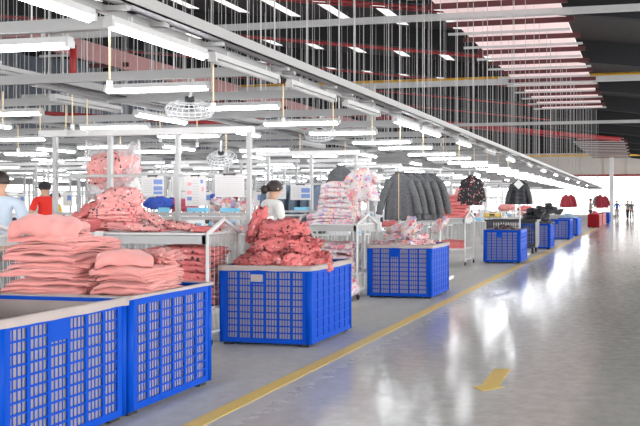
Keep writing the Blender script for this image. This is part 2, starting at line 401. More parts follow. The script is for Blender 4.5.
# ------------------------------------------------------------------ cloth
def folded_mesh(w, d, t, bumps, seed, sag=.02, nx=22, rough=.006, gap=.74, loose=1):
    """a garment folded flat: one strip of cloth doubled back on itself, extruded along its width"""
    rnd = random.Random(seed * 13.7); n = max(2, bumps); lt = t / n; tau = lt * gap; half = tau / 2
    path = []
    for i in range(n):
        sgn = 1 if i % 2 else -1; z = -t / 2 + (i + .5) * lt; ext = d / 2 - lt * .5 + rnd.uniform(-.025, .008)
        a0 = -sgn * ext; a1 = sgn * ext
        if i == 0: a0 = -sgn * (d / 2 - rnd.uniform(.0, .06))
        else: a0 = pe
        if i == n - 1: a1 = sgn * (d / 2 - rnd.uniform(0, .08))
        for k in range(11):
            path.append((a0 + (a1 - a0) * k / 10, z, i))
        pe = a1
        if i < n - 1:
            for k in range(1, 5):
                th = pi * k / 5; path.append((a1 + sgn * sin(th) * lt * .5, z + lt * .5 * (1 - cos(th)), i + k / 5))
    m = len(path); up = []; dn = []
    for j in range(m):
        p0, p1 = path[max(0, j - 1)], path[min(m - 1, j + 1)]
        ty, tz = p1[0] - p0[0], p1[1] - p0[1]; l = math.hypot(ty, tz) or 1; ny, nz = -tz / l, ty / l
        e = 1 if 0 < j < m - 1 else .5
        up.append((path[j][0] + ny * half * e, path[j][1] + nz * half * e, path[j][2])); dn.append((path[j][0] - ny * half * e, path[j][1] - nz * half * e, path[j][2]))
    sec = up + dn[::-1]; rg = []
    for i in range(nx + 1):
        q = 2 * i / nx - 1; ring = []
        for (y, z, lay) in sec:
            lw = w * (1 + .05 * loose * noise.noise((lay * .9, seed, 1.3)))
            x = q * lw / 2 + .02 * loose * noise.noise((y * 5, lay * .8, seed))
            z2 = z + noise.noise((x * 4.5 + seed * 3.1, y * 4.5, lay * .25)) * t * .3 + noise.noise((x * 13 + seed, y * 10, lay * .6)) * rough
            z2 -= sag * (abs(q) ** 3) * .8 + sag * .6 * abs(2 * y / d) ** 3
            y2 = y + noise.noise((x * 5, lay * .7, seed * 2.3)) * .028 * loose + .008 * loose * noise.noise((x * 16, lay, seed))
            ring.append(Vector((x, y2, z2)))
        rg.append(ring)
    return MB().rings(rg)
def bundle_mesh(L, r, flat, seed, curl=.6, n=36, ns=52):
    """a tossed, crumpled garment: a lump of cloth with pleats and creases running over it"""
    rnd = random.Random(seed * 7.7); rg = []; dirs = []
    for _ in range(2):
        a = rnd.uniform(-.9, .9); dirs.append(Vector((sin(a) * .8, cos(a), rnd.uniform(-.4, .6))).normalized())
    off = Vector((seed * 1.7, seed * .6, seed * 2.9))
    amp = min(.034, r * .36)
    for i in range(n + 1):
        th = pi * (i + .03) / (n + .06); ring = []
        for k in range(ns):
            ph = 2 * pi * k / ns
            u = Vector((-cos(th), sin(th) * cos(ph), sin(th) * sin(ph)))
            p = Vector((math.copysign(abs(u.x) ** .75, u.x) * L / 2, math.copysign(abs(u.y) ** .8, u.y) * r * 1.3, math.copysign(abs(u.z) ** .85, u.z) * r * flat))
            p *= 1 + .38 * noise.noise(u * 1.1 + off)
            w_ = noise.noise(u * 1.6 + off) * 1.5 + noise.noise(u * 3.5 - off) * .4
            f1 = 1 - abs(sin(pi * (u.dot(dirs[0]) * 1.7 + w_))); f2 = 1 - abs(sin(pi * (u.dot(dirs[1]) * 2.9 + w_ * 1.6 + .3)))
            ring.append(p + u * (amp * (1.5 * f1 + .8 * f2 - 1.2)))
        rg.append(ring)
    return MB().rings(rg)
def folded_obj(w, d, t, bumps, seed, mat, loc, rot, label, cat='garment', group=None, name='folded_garment', **kw):
    o = folded_mesh(w, d, t, bumps, seed, **kw).obj(name, mat, None, True, loc, rot); return tag(o, label, cat, group)
def bundle_obj(L, r, flat, seed, mat, loc, rot, label, group=None, name='crumpled_garment', **kw):
    o = bundle_mesh(L, r, flat, seed, **kw).obj(name, mat, None, True, loc, rot); return tag(o, label, 'garment', group)

rnd = random.Random(3)
# two stacks of folded pink garments in the second bin
z = .615; N1 = 13
ths = [.043] * 11 + [.04, .04]
for k, t in enumerate(ths):
    dz = t * .97
    lab = ('topmost thick folded pink garment on the taller pink stack' if k == N1 - 1 else 'bottom folded pink garment of the taller pink stack' if k == 0 else f'{nth(k+1)} folded pink garment from the bottom of the taller pink stack')
    folded_obj(.60 - .014 * max(0, k - 5) + rnd.uniform(-.04, .03), .56, t * 1.0, 3 if k % 3 else 2, 11 + k * 1.7, FLEECE, (-4.08 + rnd.uniform(-.02, .02) - .02 * (k > 8), 5.06 + rnd.uniform(-.02, .02), z + dz / 2), (R(rnd.uniform(-2, 2)), R(rnd.uniform(-3, 1)), R(rnd.uniform(-9, 9) + (4 if k > 8 else 0))), lab, group='folded pink garments in the taller stack', sag=.02, rough=.008, gap=.66)
    z += dz
z = .615
for k in range(7):
    t = .050
    lab = ('topmost folded pink garment on the lower pink stack' if k == 6 else 'bottom folded pink garment of the lower pink stack' if k == 0 else f'{nth(k+1)} folded pink garment from the bottom of the lower pink stack')
    folded_obj(.40 + rnd.uniform(-.02, .02), .50, t * 1.0, 3 if k % 3 else 2, 40 + k * 2.3, FLEECE, (-3.495 + rnd.uniform(-.012, .012), 5.08 + rnd.uniform(-.012, .012), z + t / 2), (R(rnd.uniform(-3, 3)), R(rnd.uniform(-2, 2)), R(rnd.uniform(-6, 6) + 3)), lab, group='folded pink garments in the lower stack', sag=.025, rough=.008, gap=.66)
    z += t * .97
folded_obj(.44, .46, .13, 2, 611, FLEECE, (-4.15, 5.0, 1.225), (R(2), R(5), R(24)), 'thick pink garment rolled over on itself, crowning the taller pink stack', sag=.05, rough=.03, gap=.8, loose=2.4)
folded_obj(.36, .34, .085, 2, 617, FLEECE, (-3.55, 5.0, 1.0), (R(-2), R(3), R(30)), 'thick pink garment rolled over on the left of the lower pink stack', sag=.03, rough=.024, gap=.8, loose=2)
bundle_obj(.26, .10, .4, 619, FLEECE, (-3.40, 5.2, .985), (R(-3), R(6), R(-18)), 'small crumpled pink garment at the right top of the lower pink stack')
# a heap: rings of bundles, higher towards the middle
def heap(cx, cy, z0, rx, ry, h, n, mat, seed, what, where, group, L=.42, r=.085, flat=.75):
    rnd = random.Random(seed); lev = []
    items = []
    per = [max(1, int(n * f)) for f in (.5, .32, .18)]
    for li, m in enumerate(per):
        sc = 1 - li * .36
        for j in range(m):
            a = 2 * pi * (j + .5 * li) / m + rnd.uniform(-.2, .2)
            rr = (.62 if m > 1 else 0) * sc
            items.append((cx + cos(a) * rx * rr, cy + sin(a) * ry * rr, z0 + h * (li + .45) / 3.0, a, li, j, m))
    tot = len(items)
    for (x, y, z, a, li, j, m) in items:
        u, v = UV(x, y, z)
        lvl = ('in bottom layer', 'in middle layer', 'on top')[li]
        bundle_obj(L * rnd.uniform(.85, 1.15), r * rnd.uniform(.9, 1.15), flat, seed * 3.3 + j * 2.1 + li * 7, mat, (x, y, z), (R(rnd.uniform(-12, 12)), R(rnd.uniform(-14, 14)), a + pi / 2 + rnd.uniform(-.5, .5)), f'{what}, {nth(j+1)} {lvl} {where}', group)
heap(-3.58, 7.64, .72, .55, .5, .46, 24, FPINK, 5, 'crumpled red-pink floral garment', 'in the labelled blue bin', 'floral garments heaped in the bin', .46, .105)
bundle_obj(.36, .085, .8, 77, FPINK, (-3.88, 7.6, 1.17), (0, R(-70), R(10)), 'red-pink floral garment sticking up at the left top of its heap')
heap(-3.50, 11.62, .70, .58, .5, .36, 17, FWHITE, 9, 'crumpled white floral garment', 'in the bin by the grey coats', 'white floral garments heaped in the bin', .42, .085)
bundle_obj(.34, .07, .8, 91, FWHITE, (-3.42, 11.45, 1.04), (0, R(-50), R(60)), 'white floral garment sticking up in the middle of its heap')
bundle_obj(.34, .07, .8, 93, FWHITE, (-3.0, 11.8, 1.05), (0, R(-45), R(-10)), 'white floral garment sticking up at the right of its heap')
heap(-3.17, 18.75, .68, .4, .5, .17, 15, FDARK, 13, 'crumpled dark floral garment', 'in the bin before the cart', 'dark floral garments in the bin', .36, .06)
heap(-3.22, 24.7, .72, .55, .5, .5, 13, NYLON, 17, 'black padded jacket', 'on its blue bin', 'black jackets heaped on the bin', .55, .13)
heap(-3.15, 35.2, .72, .4, .8, .2, 8, SKYB, 21, 'crumpled pale blue garment', 'in the bin before the red bins', 'pale blue garments in the bin', .45, .09)
heap(-4.2, 36.6, .95, .8, .6, .45, 10, NYLON, 23, 'dark padded jacket', 'on the table behind the far blue bins', 'dark jackets on the far table', .6, .13)
heap(-2.75, 48.3, .72, .25, .9, .2, 5, PINK2, 29, 'pink garment', 'in the nearer red bin', 'pink garments in the red bin', .4, .09)

# ------------------------------------------------------------------ racks with peaked mesh ends
def make_rack(x0, x1, y0, y1, label, zt=1.08, low=.36, pole=0, polebar=0, peak=.13):
    t = empty('garment_trolley', ((x0 + x1) / 2, (y0 + y1) / 2, 0)); tag(t, label, 'trolley', 'white garment trolleys')
    W, L = x1 - x0, y1 - y0
    MB().box((0, 0, zt - .012), (W, L, .024)).obj('top_shelf', WHITEP, t)
    b = MB()
    for s in (-1, 1):
        b.box((0, s * (L / 2 - .015), zt - .06), (W, .03, .085)); b.box((s * (W / 2 - .015), 0, zt - .06), (.03, L, .085))
    b.obj('shelf_frame', GREYP, t)
    MB().box((0, 0, low), (W - .04, L - .04, .025)).obj('lower_shelf', WHITEP, t)
    for sx in (-1, 1):
        b = MB(); x = sx * (W / 2 + .018)
        for sy in (-1, 1): b.tube([(x, sy * (L / 2 - .02), .12), (x, sy * (L / 2 - .02), zt - .01)], .017, 8)
        b.tube([(x, -L / 2 + .02, zt - .01), (x, 0, zt + peak), (x, L / 2 - .02, zt - .01)], .022, 8)
        b.tube([(x, -L / 2, .14), (x, L / 2, .14)], .015, 6)
        e = b.obj('end_frame', WHITEP, t, True)
        m = MB()
        for k in range(1, 9):
            y = -L / 2 + L * k / 9; m.tube([(x, y, .14), (x, y, zt - .01 + peak * (1 - abs(y) / (L / 2)))], .0028, 4)
        for k in range(4): m.tube([(x, -L / 2 + .02, .3 + k * .22), (x, L / 2 - .02, .3 + k * .22)], .0028, 4)
        m.obj('wire_mesh', STEEL, e)
        for sy in (-1, 1):
            w = MB().tube([(x - .012, sy * (L / 2 - .05), .045), (x + .012, sy * (L / 2 - .05), .045)], .045, 12).obj('castor', RUBBER, t)
            MB().box((x, sy * (L / 2 - .05), .1), (.04, .04, .06)).obj('castor_fork', STEEL, w)
    m = MB()
    for k in range(1, int(W / .07)): m.tube([(-W / 2 + k * .07, L / 2 - .01, low), (-W / 2 + k * .07, L / 2 - .01, zt - .05)], .0035, 4)
    m.obj('back_mesh', STEEL, t)
    if pole:
        b = MB(); b.tube([(W / 2 + .018, 0, zt + peak - .02), (W / 2 + .018, 0, pole)], .02, 8)
        if polebar: b.tube([(W / 2 + .25, 0, pole), (W / 2 - polebar, 0, pole)], .02, 8)
        b.obj('hanging_pole', WHITEP, t, True)
    return t
make_rack(-5.95, -4.06, 6.9, 7.55, 'white trolley carrying the pink floral piles, behind the pink-stack bin', zt=1.09)
make_rack(-4.95, -4.0, 10.82, 11.75, 'white trolley carrying the tall white floral stack', zt=1.08, pole=1.92, polebar=.15)
make_rack(-4.95, -3.86, 17.3, 18.3, 'white trolley with pink folded garments on both shelves, on black castors', zt=1.06, pole=2.15, polebar=1.05)
make_rack(-7.0, -5.68, 5.55, 6.46, 'white trolley cut by the left edge of the picture', zt=1.09)

# pink floral piles on the first trolley
zt = 1.092
def stack(cx, cy, z0, w, d, t, n, mat, seed, what, rz=0, tilt=0, group=None, bumps=2, j=.012, **kw):
    rnd = random.Random(seed); z = z0
    for k in range(n):
        pos = 'topmost' if k == n - 1 else 'lowest' if k == 0 else nth(k + 1) + ' up'
        folded_obj(w + rnd.uniform(-.02, .02), d, t * 1.1, bumps, seed + k * 1.9, mat, (cx + rnd.uniform(-j, j), cy + rnd.uniform(-j, j) - sin(R(tilt)) * (z - z0) * .3, z + t / 2), (R(tilt), R(rnd.uniform(-1.5, 1.5)), R(rz + rnd.uniform(-5, 5))), what + f', {pos}', group=group, **kw)
        z += t * .98
    return z
stack(-5.58, 7.17, zt, .44, .36, .034, 4, FPINK, 101, 'folded red-pink floral garment at the trolley\'s left front', group='florals, left front pile', sag=.008)
z2 = stack(-5.27, 7.30, zt + .05, .46, .3, .036, 6, FPALE, 121, 'folded pink floral garment in the tall middle pile', group='florals, middle pile', tilt=8, sag=.01)
bundle_obj(.42, .13, .8, 131, FPALE, (-5.27, 7.32, z2 + .075), (R(18), 0, R(5)), 'mounded pink floral garment crowning the middle pile on the trolley')
bundle_obj(.34, .09, .8, 132, FPINK, (-5.58, 7.40, zt + .24), (0, R(-22), R(10)), 'slumped red-pink floral garment above the left front pile', )
bundle_obj(.40, .085, .75, 133, FPINK, (-5.66, 7.36, zt + .165), (0, R(-16), R(-8)), 'crumpled red-pink floral garment on the left front pile', )
bundle_obj(.36, .07, .8, 134, FPINK, (-5.80, 7.2, zt + .07), (0, R(-10), R(30)), 'crumpled floral garment at the far left end of the trolley')
bundle_obj(.44, .06, .75, 135, FPALE, (-4.95, 7.40, zt + .12), (0, R(28), R(-4)), 'rolled pink floral garment leaning on the right of the middle pile')
bundle_obj(.5, .06, .6, 136, FPALE, (-4.88, 7.12, zt + .04), (0, R(4), R(6)), 'flat pale pink floral garment right of the middle pile')
bundle_obj(.5, .065, .6, 137, FPALE, (-4.48, 7.25, zt + .05), (0, R(6), R(-12)), 'flat pink floral garment with its sleeve at the right end of the trolley')
bundle_obj(.3, .03, .9, 138, FPINK, (-4.2, 7.14, zt + .03), (0, 0, R(6)), 'narrow rolled floral sleeve at the front right of the trolley')
stack(-4.42, 7.2, .375, .62, .46, .06, 10, FPINK, 151, 'dark pink floral garment on the lower shelf of the floral trolley', group='lower-shelf florals, right pile')
stack(-5.08, 7.2, .375, .5, .46, .06, 9, FPINK, 161, 'dark pink floral garment at left on the lower shelf', group='lower-shelf florals, left pile')
tag(MB().add([(-.045, 0, .0), (.045, 0, .0), (.05, -.02, -.05), (.0, -.03, -.085), (-.05, -.02, -.05), (-.045, .004, .0), (.045, .004, .0), (.05, -.015, -.05), (.0, -.025, -.085), (-.05, -.015, -.05)],
             [(0, 1, 2, 3, 4), (9, 8, 7, 6, 5), (0, 5, 6, 1), (1, 6, 7, 2), (2, 7, 8, 3), (3, 8, 9, 4), (4, 9, 5, 0)]).obj('paper_tag', PAPER, None, False, (-5.18, 6.885, 1.105)), 'white paper tag hanging over the front edge of the floral trolley', 'tag')
bundle_obj(.45, .05, .6, 139, FLEECE, (-5.95, 6.25, zt + .035), (0, 0, R(80)), 'pink garment on the trolley at the left edge')

# tall white floral stack on the second trolley
zb = stack(-4.46, 11.25, 1.083, .74, .5, .045, 4, FWHITE, 201, 'flat white floral garment under the tall white stack', group='white florals, base', sag=.03, j=.02)
zb = stack(-4.42, 11.3, zb + .005, .52, .42, .075, 6, FWHITE, 221, 'puffy folded white floral garment', group='white florals, tall stack', bumps=1, sag=.03, rough=.012, j=.025, tilt=4)
stack(-4.5, 11.25, .375, .7, .5, .09, 5, FWHITE, 231, 'white floral garment on the lower shelf of the second trolley', group='white florals, lower shelf')
bundle_obj(.36, .07, .9, 241, FWHITE, (-4.12, 11.2, 1.17), (0, R(60), 0), 'white floral sleeve drooping beside the tall white stack')
# loose bags of white florals on the floor by the second trolley
bundle_obj(.5, .13, 1.1, 251, FWHITE, (-4.12, 10.6, .17), (0, R(-15), R(80)), 'bundle of white floral cloth on the floor before the second trolley')
# pink stack on third trolley
stack(-4.16, 17.75, 1.063, .56, .5, .072, 7, PINK2, 301, 'folded salmon pink garment on the top shelf of the third trolley', group='pink garments, top shelf', bumps=2, sag=.02, j=.02, rough=.01)
stack(-4.3, 17.75, .375, .7, .5, .06, 3, PINK2, 311, 'folded salmon pink garment on the low shelf of the third trolley', group='pink garments, low shelf', sag=.03, j=.03, rough=.012)

# ------------------------------------------------------------------ garments on hangers
def coat(loc, rz, mat, label, L=.78, sw=.21, hem=.25, spread=.10, puff=0, sl=.6, group=None, name='hanging_coat', zip_=None, thick=.085, collar=True, seed=1, sr=.07):
    t = empty(name, loc, rz); tag(t, label, 'coat', group)
    prof = [(0, .05, .045), (.02, .075, .05), (.07, sw * .62, .06), (.12, sw * .88, .068), (.17, sw, .075), (.28, sw * .98, thick), (.45, sw * .98, thick), (.7, (sw + hem) / 2, thick), (1.0, hem, thick)]
    rg = []; nr = 30; ns = 36
    for i in range(nr + 1):
        q = i / nr; z = -q * L; qq = q
        for a in range(len(prof) - 1):
            if prof[a][0] <= qq <= prof[a + 1][0]:
                f_ = (qq - prof[a][0]) / (prof[a + 1][0] - prof[a][0]); ax = prof[a][1] + (prof[a + 1][1] - prof[a][1]) * f_; ay = prof[a][2] + (prof[a + 1][2] - prof[a][2]) * f_
                break
        if puff: k_ = 1 + puff * abs(sin(q * pi * 6)); ay *= k_; ax *= 1 + (k_ - 1) * .4
        ring = []
        for k in range(ns):
            a = 2 * pi * k / ns
            w_ = 1 + .16 * q * noise.noise((cos(a) * 2.6 + seed, sin(a) * 2.6, q * 1.2))
            ring.append(Vector((cos(a) * ax * w_, sin(a) * ay * w_ * (1 + (.38 * q + .08) * sin(6 * a + seed)), z)))
        rg.append(ring)
    body = MB().rings(rg).obj('coat_body', mat, t, True)
    for s in (-1, 1):
        n = 14; p0 = Vector((s * (sw - .06), 0, -.15 * L - .01)); p1 = Vector((s * (sw + spread * .6), .0, -.11 * L - sl * .5)); p2 = Vector((s * (sw + spread), -.03, -.11 * L - sl))
        pts = []; rs = []
        for i in range(n + 1):
            q = i / n; pts.append((1 - q) ** 2 * p0 + 2 * q * (1 - q) * p1 + q * q * p2)
            r = sr * (1 - .25 * q) * (1 + .1 * noise.noise((q * 6, seed, s)))
            if puff: r *= 1 + puff * .8 * abs(sin(q * pi * 6))
            rs.append(r)
        MB().tube(pts, rs, 14).obj('sleeve', mat, t, True)
    if collar: MB().rings([[Vector((cos(2 * pi * k / 16) * (.07 + .012 * j), sin(2 * pi * k / 16) * (.055 + .012 * j), -.02 + .02 * j)) for k in range(16)] for j in range(3)], True, True).obj('collar', mat, t, True)
    if zip_: MB().box((0, -thick - .012, -.5 * L), (.009, .012, L * .98)).obj('zipper', zip_, t)
    return t
def hanger(loc, rz, label, mat=CLIPM, group=None):
    t = empty('coat_hanger', loc, rz); tag(t, label, 'hanger', group)
    MB().tube([(0, 0, -.02), (0, 0, .04), (.02, 0, .065), (0, 0, .09), (-.022, 0, .07)], .004, 6).obj('hook', STEEL, t)
    MB().tube([(-.17, 0, -.075), (0, 0, -.02), (.17, 0, -.075)], .008, 6).obj('shoulder_bar', mat, t)
    return t
# the grey coats
rail = empty('coat_rail', (-4.06, 13.14, 0)); tag(rail, 'white upright rail stand carrying the charcoal coats behind the white floral bin', 'rail')
MB().tube([(0, 0, .06), (0, 0, 2.0)], .02, 8).obj('upright', WHITEP, rail); MB().tube([(.46, 1.0, .06), (.46, 1.0, 2.0)], .02, 8).obj('upright', WHITEP, rail)
MB().tube([(-.02, -.06, 2.0), (.48, 1.06, 2.0)], .016, 8).obj('hanging_bar', WHITEP, rail); MB().box((0, 0, .03), (.5, .4, .06)).obj('foot', WHITEP, rail); MB().box((.42, 1.0, .03), (.5, .4, .06)).obj('foot', WHITEP, rail)
for k in range(5):
    q = .04 + k * .2
    x, y = -4.07 + .46 * q, 13.2 + q - .12
    lab = 'frontmost charcoal wool coat on the rail, its zip and lining showing' if k == 0 else f'{nth(k+1)} charcoal wool coat back along the rail, mostly hidden by the ones before it'
    o = coat((x, y - .02, 1.90), R(8 + (k % 3) * 3), WOOL, lab, L=.80 + .02 * (k % 2), sw=.215 - .02 * (k > 0), hem=.245 - .03 * (k > 0), spread=.13 - .03 * (k > 0), sl=.62, group='charcoal coats on the rail', zip_=CREAM if k == 0 else None, thick=.06, seed=k * 3.1, sr=.075)
    hanger((x, y - .02, 1.925), R(40), f'{nth(k+1)} hanger from the front on the charcoal coat rail', group='hangers of the charcoal coats')
# white floral child's dress on the second trolley's pole
d_ = coat((-4.02 + .02, 11.12, 1.885), R(8), FWHITE, 'white floral dress hanging on the pole of the second trolley', L=.47, sw=.18, hem=.245, spread=.05, sl=.16, name='hanging_dress', collar=False, thick=.075, sr=.06)
# dark floral coat and black jacket further back
c_ = coat((-3.74, 17.55, 2.0), R(6), FDARK, 'dark floral coat hanging above the pink stack', L=.66, sw=.22, hem=.24, spread=.05, sl=.5, thick=.1, seed=5, group=None)
st = empty('garment_stand', (-3.62, 22.0, 0)); tag(st, 'slim white pole stand holding the black puffer jacket', 'stand')
MB().tube([(0, .16, .04), (0, .16, 2.2)], .02, 8).obj('upright', WHITEP, st); MB().box((0, .16, .02), (.5, .5, .04)).obj('foot', WHITEP, st); MB().tube([(0, .16, 2.2), (0, -.05, 2.2)], .014, 8).obj('arm', WHITEP, st)
xj, yj = XY(519, 21.6)
st.location = (xj, yj, 0)
j_ = coat((xj, yj, 2.0), R(4), NYLON, 'black quilted puffer jacket hanging on a pole stand, a white paper on its chest', L=.64, sw=.22, hem=.25, spread=.10, sl=.56, puff=.16, thick=.1, name='puffer_jacket', sr=.08)
MB().box((0, -.13, -.10), (.19, .006, .19), Matrix.Rotation(R(45), 3, 'Y')).obj('paper_note', PAPER, j_)
for (u, v, d, mat, lab, L) in ((571, 195, 46, MAROON, 'maroon coat hanging far off, left of the white-shirted worker', .7), (600, 195, 55, MAROON, 'maroon coat hanging far off, right of the white-shirted worker', .9), (597, 196, 59, GRYC, 'grey coat hanging beside the far right maroon coat', .8), (605, 196, 57.5, MAROON, 'last maroon coat at the far right end of the hanging row', .85), (566, 195, 45, MAROON, 'leftmost of the far hanging maroon coats', .7)):
    x, y = XY(u, d); coat((x, y, ZV(v, d)), 0, mat, lab, L=L, group='far hanging coats', seed=u)
# slate clothes and dark hangers behind the woman
for k, u in enumerate((272, 281, 290, 299, 312, 318)):
    x, y = XY(u, 13.6); coat((x, y, 1.70), R(70 + 8 * (k % 2)), DENIM, f'slate blue garment, {nth(k+1)} from the left on the line behind the woman', L=.75, sw=.2, hem=.22, spread=.03, sl=.5, group='slate garments behind the woman', thick=.05, seed=k)
    hanger((x, y, 1.735), R(10 + 25 * (k % 3)), f'dark hanger, {nth(k+1)} from the left above the slate garments', group='hangers behind the woman')
x, y = XY(341, 14.5); coat((x, y, ZV(166, 14.5)), R(5), WOOL, 'dark grey coat hanging left of the white floral dress', L=.7, sw=.2, seed=4)
x, y = XY(313, 15.2); coat((x, y, ZV(178, 15.2)), R(5), GRYC, 'grey coat hanging low behind the white floral stack', L=.6, sw=.17, seed=9)

# ------------------------------------------------------------------ workstations with paper rails
def frame(name, label, y, xs, ztop, rails, group='white work frames', depth=.0):
    t = empty(name, ((xs[0] + xs[-1]) / 2, y, 0)); tag(t, label, 'frame', group); cx = (xs[0] + xs[-1]) / 2
    for x in xs: MB().span((x - cx - .024, -.024, 0), (x - cx + .024, .024, ztop)).obj('post', GREYP, t)
    MB().span((xs[0] - cx - .2, -.04, ztop), (xs[-1] - cx + .05, .04, ztop + .075)).obj('top_rail', WHITEP, t)
    for z in rails: MB().span((xs[0] - cx, -.016, z - .016), (xs[-1] - cx, .016, z + .016)).obj('cross_rail', GREYP, t)
    return t
Y1 = 8.3
frame('work_frame', 'white post frame behind the floral trolley, papers clipped to its rail', Y1, [-6.84, -6.1, -5.22, -4.33], 2.17, [1.70, 1.255])
Y2 = 12.05
frame('work_frame', 'white post frame behind the woman, papers clipped to its rail', Y2, [-5.95, -5.2, -4.45], 2.15, [1.69, 1.25])
def table(x0, x1, y, label, z=.78, d=.62, group='white sewing tables', mat=WHITEP):
    t = empty('sewing_table', ((x0 + x1) / 2, y, 0)); tag(t, label, 'table', group); W = x1 - x0
    put('tabletop', cached(('tabletop', round(W, 2), d, z, mat.name), lambda: MB().box((0, 0, z - .015), (W, d, .03)), mat), t)
    lg = cached(('leg', z), lambda: MB().box((0, 0, (z - .03) / 2), (.04, .04, z - .03)), GREYP)
    for sx in (-1, 1):
        for sy in (-1, 1): put('leg', lg, t, (sx * (W / 2 - .05), sy * (d / 2 - .05), 0))
    return t
table(-6.8, -4.36, Y1 + .36, 'long white table right behind the first paper frame', z=1.22)
table(-5.9, -4.5, Y2 + .38, 'white table right behind the second paper frame', z=1.20)
def paper(x, y, z, w, h, label, prints, rz=0, group='papers on the rails'):
    t = empty('clipped_paper', (x, y, z), rz); tag(t, label, 'paper', group)
    MB().box((0, 0, -h / 2), (w, .004, h)).obj('sheet', PAPER, t)
    c = MB(); c.box((-.0, -.006, .0), (w * .42, .014, .018)); c.tube([(-w * .16, -.01, 0), (-w * .16, -.012, -.02)], .004, 4); c.tube([(w * .16, -.01, 0), (w * .16, -.012, -.02)], .004, 4); c.obj('clip', CLIPM, t)
    for (px, pz, pw, ph, m) in prints:
        MB().box(((px - .5) * w, -.0035, -pz * h), (pw * w, .003, ph * h)).obj('printed_block', m, t)
    return t
lines = [(.28, .2 + .09 * k, .38, .018, INKG) for k in range(8)]
def px(u, v, Y):   # point on plane y = Y
    a = (u - CX) / F
    # x = d*(a*CT - ST); y = d*(a*ST + CT)
    d = Y / (a * ST + CT); return d * (a * CT - ST), ZV(v, d), d
for (u0, u1, v0, v1, lab, pr) in ((141.5, 164, 176, 196, 'left paper on the first rail, with blue pictures at its right side', lines + [(.74, .3, .38, .24, INKB), (.74, .62, .38, .2, INKB), (.74, .84, .38, .14, INKB)]),
                                 (185.5, 206, 175.5, 206, 'long middle paper on the first rail, with small pink and blue swatches', [(.2, .28, .2, .1, INKP), (.2, .56, .22, .12, INKP), (.2, .76, .22, .12, INKB), (.8, .2, .12, .12, INKB), (.85, .45, .1, .14, INKP)] + [(.5, .18 + .09 * k, .3, .014, INKG) for k in range(9)]),
                                 (215, 244.5, 174.5, 197, 'right paper on the first rail, wide and covered in faint table lines', [(.5, .15 + .09 * k, .86, .012, INKG) for k in range(9)])):
    x0, z0, d = px(u0, v0, Y1 - .03); x1, z1, d = px(u1, v1, Y1 - .03)
    paper((x0 + x1) / 2, Y1 - .03, z0, x1 - x0, z0 - z1, lab, pr)
for (u0, u1, v0, v1, lab, pr) in ((277, 286, 184.5, 199, 'narrow paper on the second rail beside the woman', [(.5, .2 + .1 * k, .7, .02, INKG) for k in range(7)]),
                                 (290.5, 311, 184.5, 200, 'paper with blue pictures on the second rail', [(.3, .2 + .1 * k, .36, .02, INKG) for k in range(7)] + [(.74, .38, .42, .3, INKB), (.74, .74, .42, .26, INKB)])):
    x0, z0, d = px(u0, v0, Y2 - .03); x1, z1, d = px(u1, v1, Y2 - .03)
    paper((x0 + x1) / 2, Y2 - .03, z0, x1 - x0, z0 - z1, lab, pr)
# coloured cloth and parts boxes behind the papers
def px_box(u0, u1, v0, v1, Y, dp, mat, name, label, cat):
    x0, z0, d = px(u0, v0, Y); x1, z1, d = px(u1, v1, Y)
    t = tag(MB().span((x0, Y, z1), (x1, Y + dp, z0)).obj(name, mat), label, cat); return t
def px_roll(u0, u1, v0, v1, Y, mat, label, seed):
    x0, z0, d = px(u0, v0, Y); x1, z1, d = px(u1, v1, Y)
    o = bundle_obj((x1 - x0) * 1.05, (z0 - z1) * .5, 1.0, seed, mat, ((x0 + x1) / 2, Y + .12, (z0 + z1) / 2), (0, 0, 0), label)
    return o
px_roll(141, 166, 196, 210, Y1 + .1, BAGB, 'royal blue cloth roll below the left paper', 401)
px_roll(166, 176, 198, 211.5, Y1 + .16, HOTP, 'hot pink cloth left of the frame post by the papers', 402)
px_roll(177, 189, 200, 211.5, Y1 + .12, HOTP, 'hot pink cloth right of the frame post by the papers', 403)
px_roll(207, 231, 197, 211.5, Y1 + .14, FWHITE, 'pale floral roll between the middle and right papers', 404)
px_roll(230, 247, 199, 211.5, Y1 + .17, FWHITE, 'pale floral roll below the right paper', 405)
px_roll(206, 216, 194, 199.5, Y1 + .4, BAGB, 'small blue cloth between the middle and right papers', 406)
px_box(158, 167, 207.5, 212, Y1 - .02, .06, CYAN, 'parts_box', 'cyan parts box below the left paper', 'box')
px_box(187, 206, 207.5, 212, Y1 - .02, .06, CYAN, 'parts_box', 'cyan parts box below the long middle paper', 'box')
px_box(220, 237, 208, 212, Y1 - .02, .06, CYAN, 'parts_box', 'cyan parts box below the wide right paper', 'box')
px_box(294, 307, 207, 210.3, Y2 - .02, .08, CYAN, 'parts_box', 'cyan parts box below the second rail', 'box')
# clear bag of pink florals hanging behind the frame
xb, yb = XY(113, 9.75)
bg = empty('hanging_bag', (xb, yb, 1.80)); tag(bg, 'clear plastic bag of pink floral garments hanging behind the frame post', 'bag')
bundle_mesh(.56, .20, 1.05, 507, curl=.3).obj('floral_contents', FPALE, bg, True, (.03, 0, .0), (0, R(-14), 0))
rg = []
for z, a, b_ in ((.30, .37, .04), (.24, .36, .14), (.1, .35, .24), (-.05, .33, .22), (-.18, .27, .16), (-.30, .24, .1)):
    rg.append([Vector((cos(2 * pi * k / 28) * a * (1 + .06 * sin(3 * k)) - (.06 if z < -.1 else 0), sin(2 * pi * k / 28) * b_, z + .05 * abs(cos(2 * pi * k / 28)) ** 4 * (z > .2) + .02 * sin(k * 2.1))) for k in range(28)])
MB().rings(rg, True, False).obj('clear_film', FILM, bg, True)

